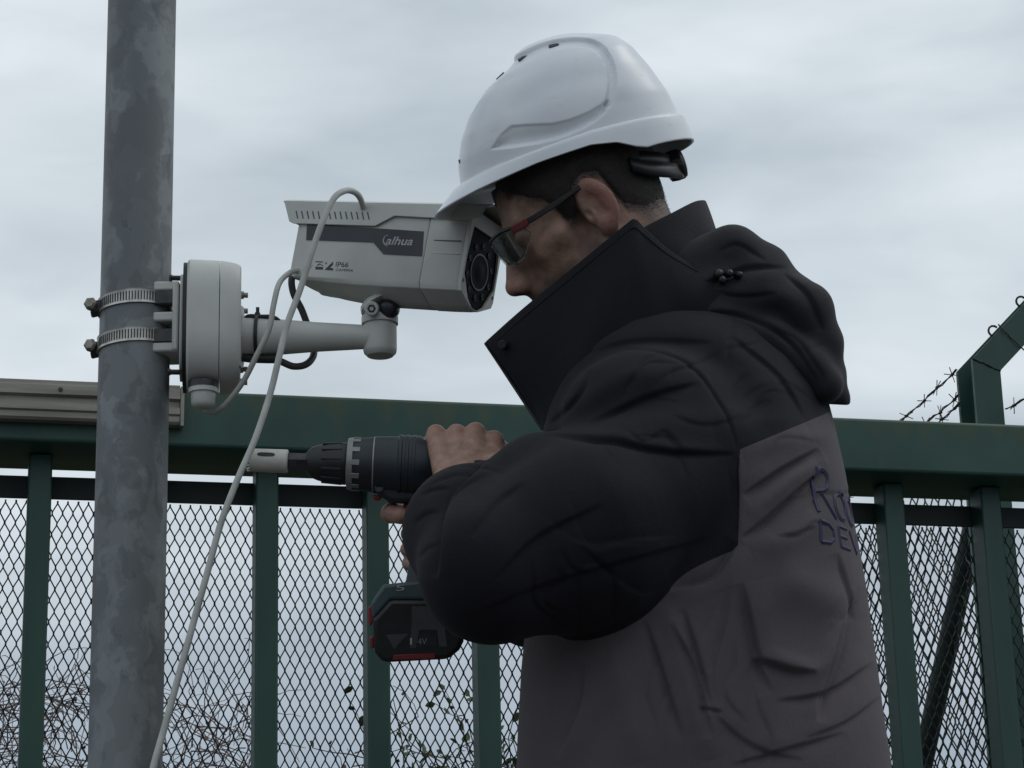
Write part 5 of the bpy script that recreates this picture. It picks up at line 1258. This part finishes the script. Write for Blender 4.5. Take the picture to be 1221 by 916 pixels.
# rim: flange, skirt and peak, continuing the grid downwards
a = 2 * np.pi * np.arange(NA) / NA; last = V.reshape(NS, NA, 3)[-1]
ulo = np.interp(last[:, 0], [-145, -90, -78, -66, -46, -17, 46, 100, 142], [-33, -34, -35, -31, -20, -14, -15, -17, -20])
fr_ = np.clip((np.cos(a) - .30) / .70, 0, 1) ** .9; peak = 34 * fr_
rad = last[:, [0, 2]]; rn = rad / np.linalg.norm(rad, axis=1)[:, None]
def row(off, u, pk): o = np.zeros((NA, 3)); o[:, 0] = last[:, 0] + rn[:, 0] * off + pk; o[:, 2] = last[:, 2] + rn[:, 1] * off; o[:, 1] = u; return o
ur = np.interp(last[:, 0], [-145, -24, 83, 142], [4, 9, 2, -1])
rows_ = [row(.4, ur * .5 - 1.2, 0), row(4.6, ur * .35 - 2.2, peak * .10), row(5.6, ur * .2 - 4.5, peak * .22)]
for t in (.35, .7, .94, 1.0): rows_.append(row(5.8 + 2.2 * t, (ur * .2 - 4.5) * (1 - t) + ulo * t - 6 * fr_ * t, peak * (.22 + .78 * t)))
V = np.concatenate([V] + rows_); NR = NS + len(rows_)
Q = np.array([(i * NA + j, i * NA + (j + 1) % NA, (i + 1) * NA + (j + 1) % NA, (i + 1) * NA + j) for i in range(NR - 1) for j in range(NA)])
VH = V.copy(); VK = hatK(V); VW = toW(VK)
hat = thing('hard_hat', toW(HC), 'white plastic hard hat with vent slots worn by the man', 'hard hat')
V3, F3 = VW, Q.tolist()
shell = link('shell', V3, F3, M_white, hat, angle=50); s_ = shell.modifiers.new('solid', 'SOLIDIFY'); s_.thickness = .0028; s_.offset = -1
# vent slots in the channel
def hat_at(px, py):
    q = VK[:NS * NA]; ax_, ay_ = proj_px(q); d_ = (ax_ - px) ** 2 + (ay_ - py) ** 2 + np.where(VH[:NS * NA, 2] > 0, 0, 1e6); i = int(np.argmin(d_)); return i
for (px_, py_), (tx, ty) in (((595, 89), (.8, -.6)), ((623.5, 69.5), (.88, -.47)), ((660.5, 55), (.97, -.2))):
    for sg_ in (1, -1):
        i = hat_at(px_, py_); c = VW[i].copy(); nn_ = toW(VK[i] + (HeF * nrm[i, 0] + HeU * nrm[i, 1] + HS * nrm[i, 2])) - VW[i]; nn_ = unit(nn_)
        if sg_ < 0:
            pl = unit(KtoW(HS)); c = c - 2 * np.dot(c - toW(HC), pl) * pl; nn_ = nn_ - 2 * np.dot(nn_, pl) * pl
        tv = KtoW(sagh(tx, ty)); tv = unit(tv - nn_ * np.dot(tv, nn_)); bv = np.cross(nn_, tv); pts = []
        for q in range(20):
            an = 2 * math.pi * q / 20; cc, ss = math.cos(an), math.sin(an); pts.append(c + tv * math.copysign(abs(cc) ** .5, cc) * .0064 + bv * math.copysign(abs(ss) ** .6, ss) * .0036 + nn_ * .0012)
        link('vent', *prism(pts, -nn_ * .004), M_black, hat, smooth=False)
# inner band, ratchet knob and rear plug
N_ = 64; bandp = []
for i in range(N_):
    q = 2 * math.pi * i / N_; bandp.append((math.cos(q) * 112 - 4, np.interp(math.cos(q), [-1, -.4, 1], [-42, -26, -18]), math.sin(q) * 88))
bandp = np.array(bandp); lo2 = bandp.copy(); lo2[:, 1] -= 17
BV = np.concatenate([bandp, lo2]); bF = [(j, (j + 1) % N_, N_ + (j + 1) % N_, N_ + j) for j in range(N_)]
hb = link('head_band', toW(hatK(BV)), bF, M_black, hat); s_ = hb.modifiers.new('solid', 'SOLIDIFY'); s_.thickness = .003
kc = kw(806, 197, 0); kd = -HeF
kdW = unit(KtoW(kd)); kn_o = link('ratchet_knob', *lathe(toW(kc) - kdW * .012, kdW, [(0, .015), (.002, .0185), (.010, .0195), (.018, .0190), (.022, .0165), (.0235, .010)], 14), M_black, hat, angle=25)
for s_ in (1, -1):
    st = spline([kw(812, 204, s_ * 10), kw(795, 203, s_ * 45), kw(772, 201, s_ * 70), kw(752, 196, s_ * 82)], 6); m = MB(); T_ = toW(st)
    up1 = KtoW(HeU); V = []
    for p in T_:
        for q in (-.009, .009): V.append(p + up1 * q)
    m.add(V, [(2 * j, 2 * j + 1, 2 * j + 3, 2 * j + 2) for j in range(len(T_) - 1)]); o = m.link('rear_strap', M_black, hat); z_ = o.modifiers.new('solid', 'SOLIDIFY'); z_.thickness = .004; z_.offset = 0
pg = hat_at(548, 193); link('front_plug', *lathe(VW[pg], unit(KtoW(HeF)), [(-.002, .0028), (.0009, .0028), (.0011, .002)], 12), M_dsteel, hat)

# ================================================================== safety glasses
gl = thing('safety_glasses', headW(np.array([[100.0, 10, 0]]))[0], 'smoked wraparound safety glasses with red hinges on the man\'s face', 'glasses')
V = []; NT, NV = 41, 10
for i in range(NT):
    th = math.radians(-74 + 148 * i / (NT - 1)); fF, fS = 64 + 57 * math.cos(th), 71 * math.sin(th); at = abs(math.degrees(th))
    top = np.interp(at, [0, 15, 45, 74], [27, 29, 30, 25]); bot = np.interp(at, [0, 8, 16, 30, 50, 66, 74], [17, 10, -6, -13, -12, 2, 12])
    for j in range(NV): t = j / (NV - 1); V.append((fF - 5 * t * t, top + (bot - top) * t, fS))
V = np.array(V); F = [(i * NV + j, i * NV + j + 1, (i + 1) * NV + j + 1, (i + 1) * NV + j) for i in range(NT - 1) for j in range(NV - 1)]
ln = link('lens', headW(V), F, M_lens, gl, angle=180); s_ = ln.modifiers.new('solid', 'SOLIDIFY'); s_.thickness = .002; s_.offset = 0
brow = headW(np.array([V[i * NV] + np.array([.5, .5, 0]) for i in range(NT)])); link('brow_bar', *tube(brow, .0022, 8), M_black, gl)
for s_ in (1, -1):
    tp_ = headW(spline([(84, 25, s_ * 67.5), (60, 25.5, s_ * 75), (30, 28.5, s_ * 78), (2, 32, s_ * 79), (-8, 30, s_ * 79), (-16, 20, s_ * 77)], 6)); V = []
    uW = KtoW(HU); sW = KtoW(HS)
    for i, p in enumerate(tp_):
        h_ = .0036 if i < 14 else .0030
        for c1, c2 in ((-1, -1), (1, -1), (1, 1), (-1, 1)): V.append(p + uW * c1 * h_ + sW * c2 * .0016)
    n_ = len(tp_); link('temple', V, [(i * 4 + j, i * 4 + (j + 1) % 4, i * 4 + 4 + (j + 1) % 4, i * 4 + 4 + j) for i in range(n_ - 1) for j in range(4)] + [(3, 2, 1, 0), tuple(n_ * 4 - 4 + j for j in range(4))], M_black, gl, bevel=.001)
    hp = headW(spline([(94, 25, s_ * 61), (88, 24.5, s_ * 65.5), (80, 24.5, s_ * 69.8), (73, 24.7, s_ * 73)], 6)); V = []
    for p in hp:
        for c1, c2 in ((-1, -1), (1, -1), (1, 1), (-1, 1)): V.append(p + uW * c1 * .0046 + sW * (c2 * .0022 + s_ * .0008))
    n_ = len(hp); link('hinge', V, [(i * 4 + j, i * 4 + (j + 1) % 4, i * 4 + 4 + (j + 1) % 4, i * 4 + 4 + j) for i in range(n_ - 1) for j in range(4)] + [(3, 2, 1, 0), tuple(n_ * 4 - 4 + j for j in range(4))], M_redd, gl, bevel=.001)
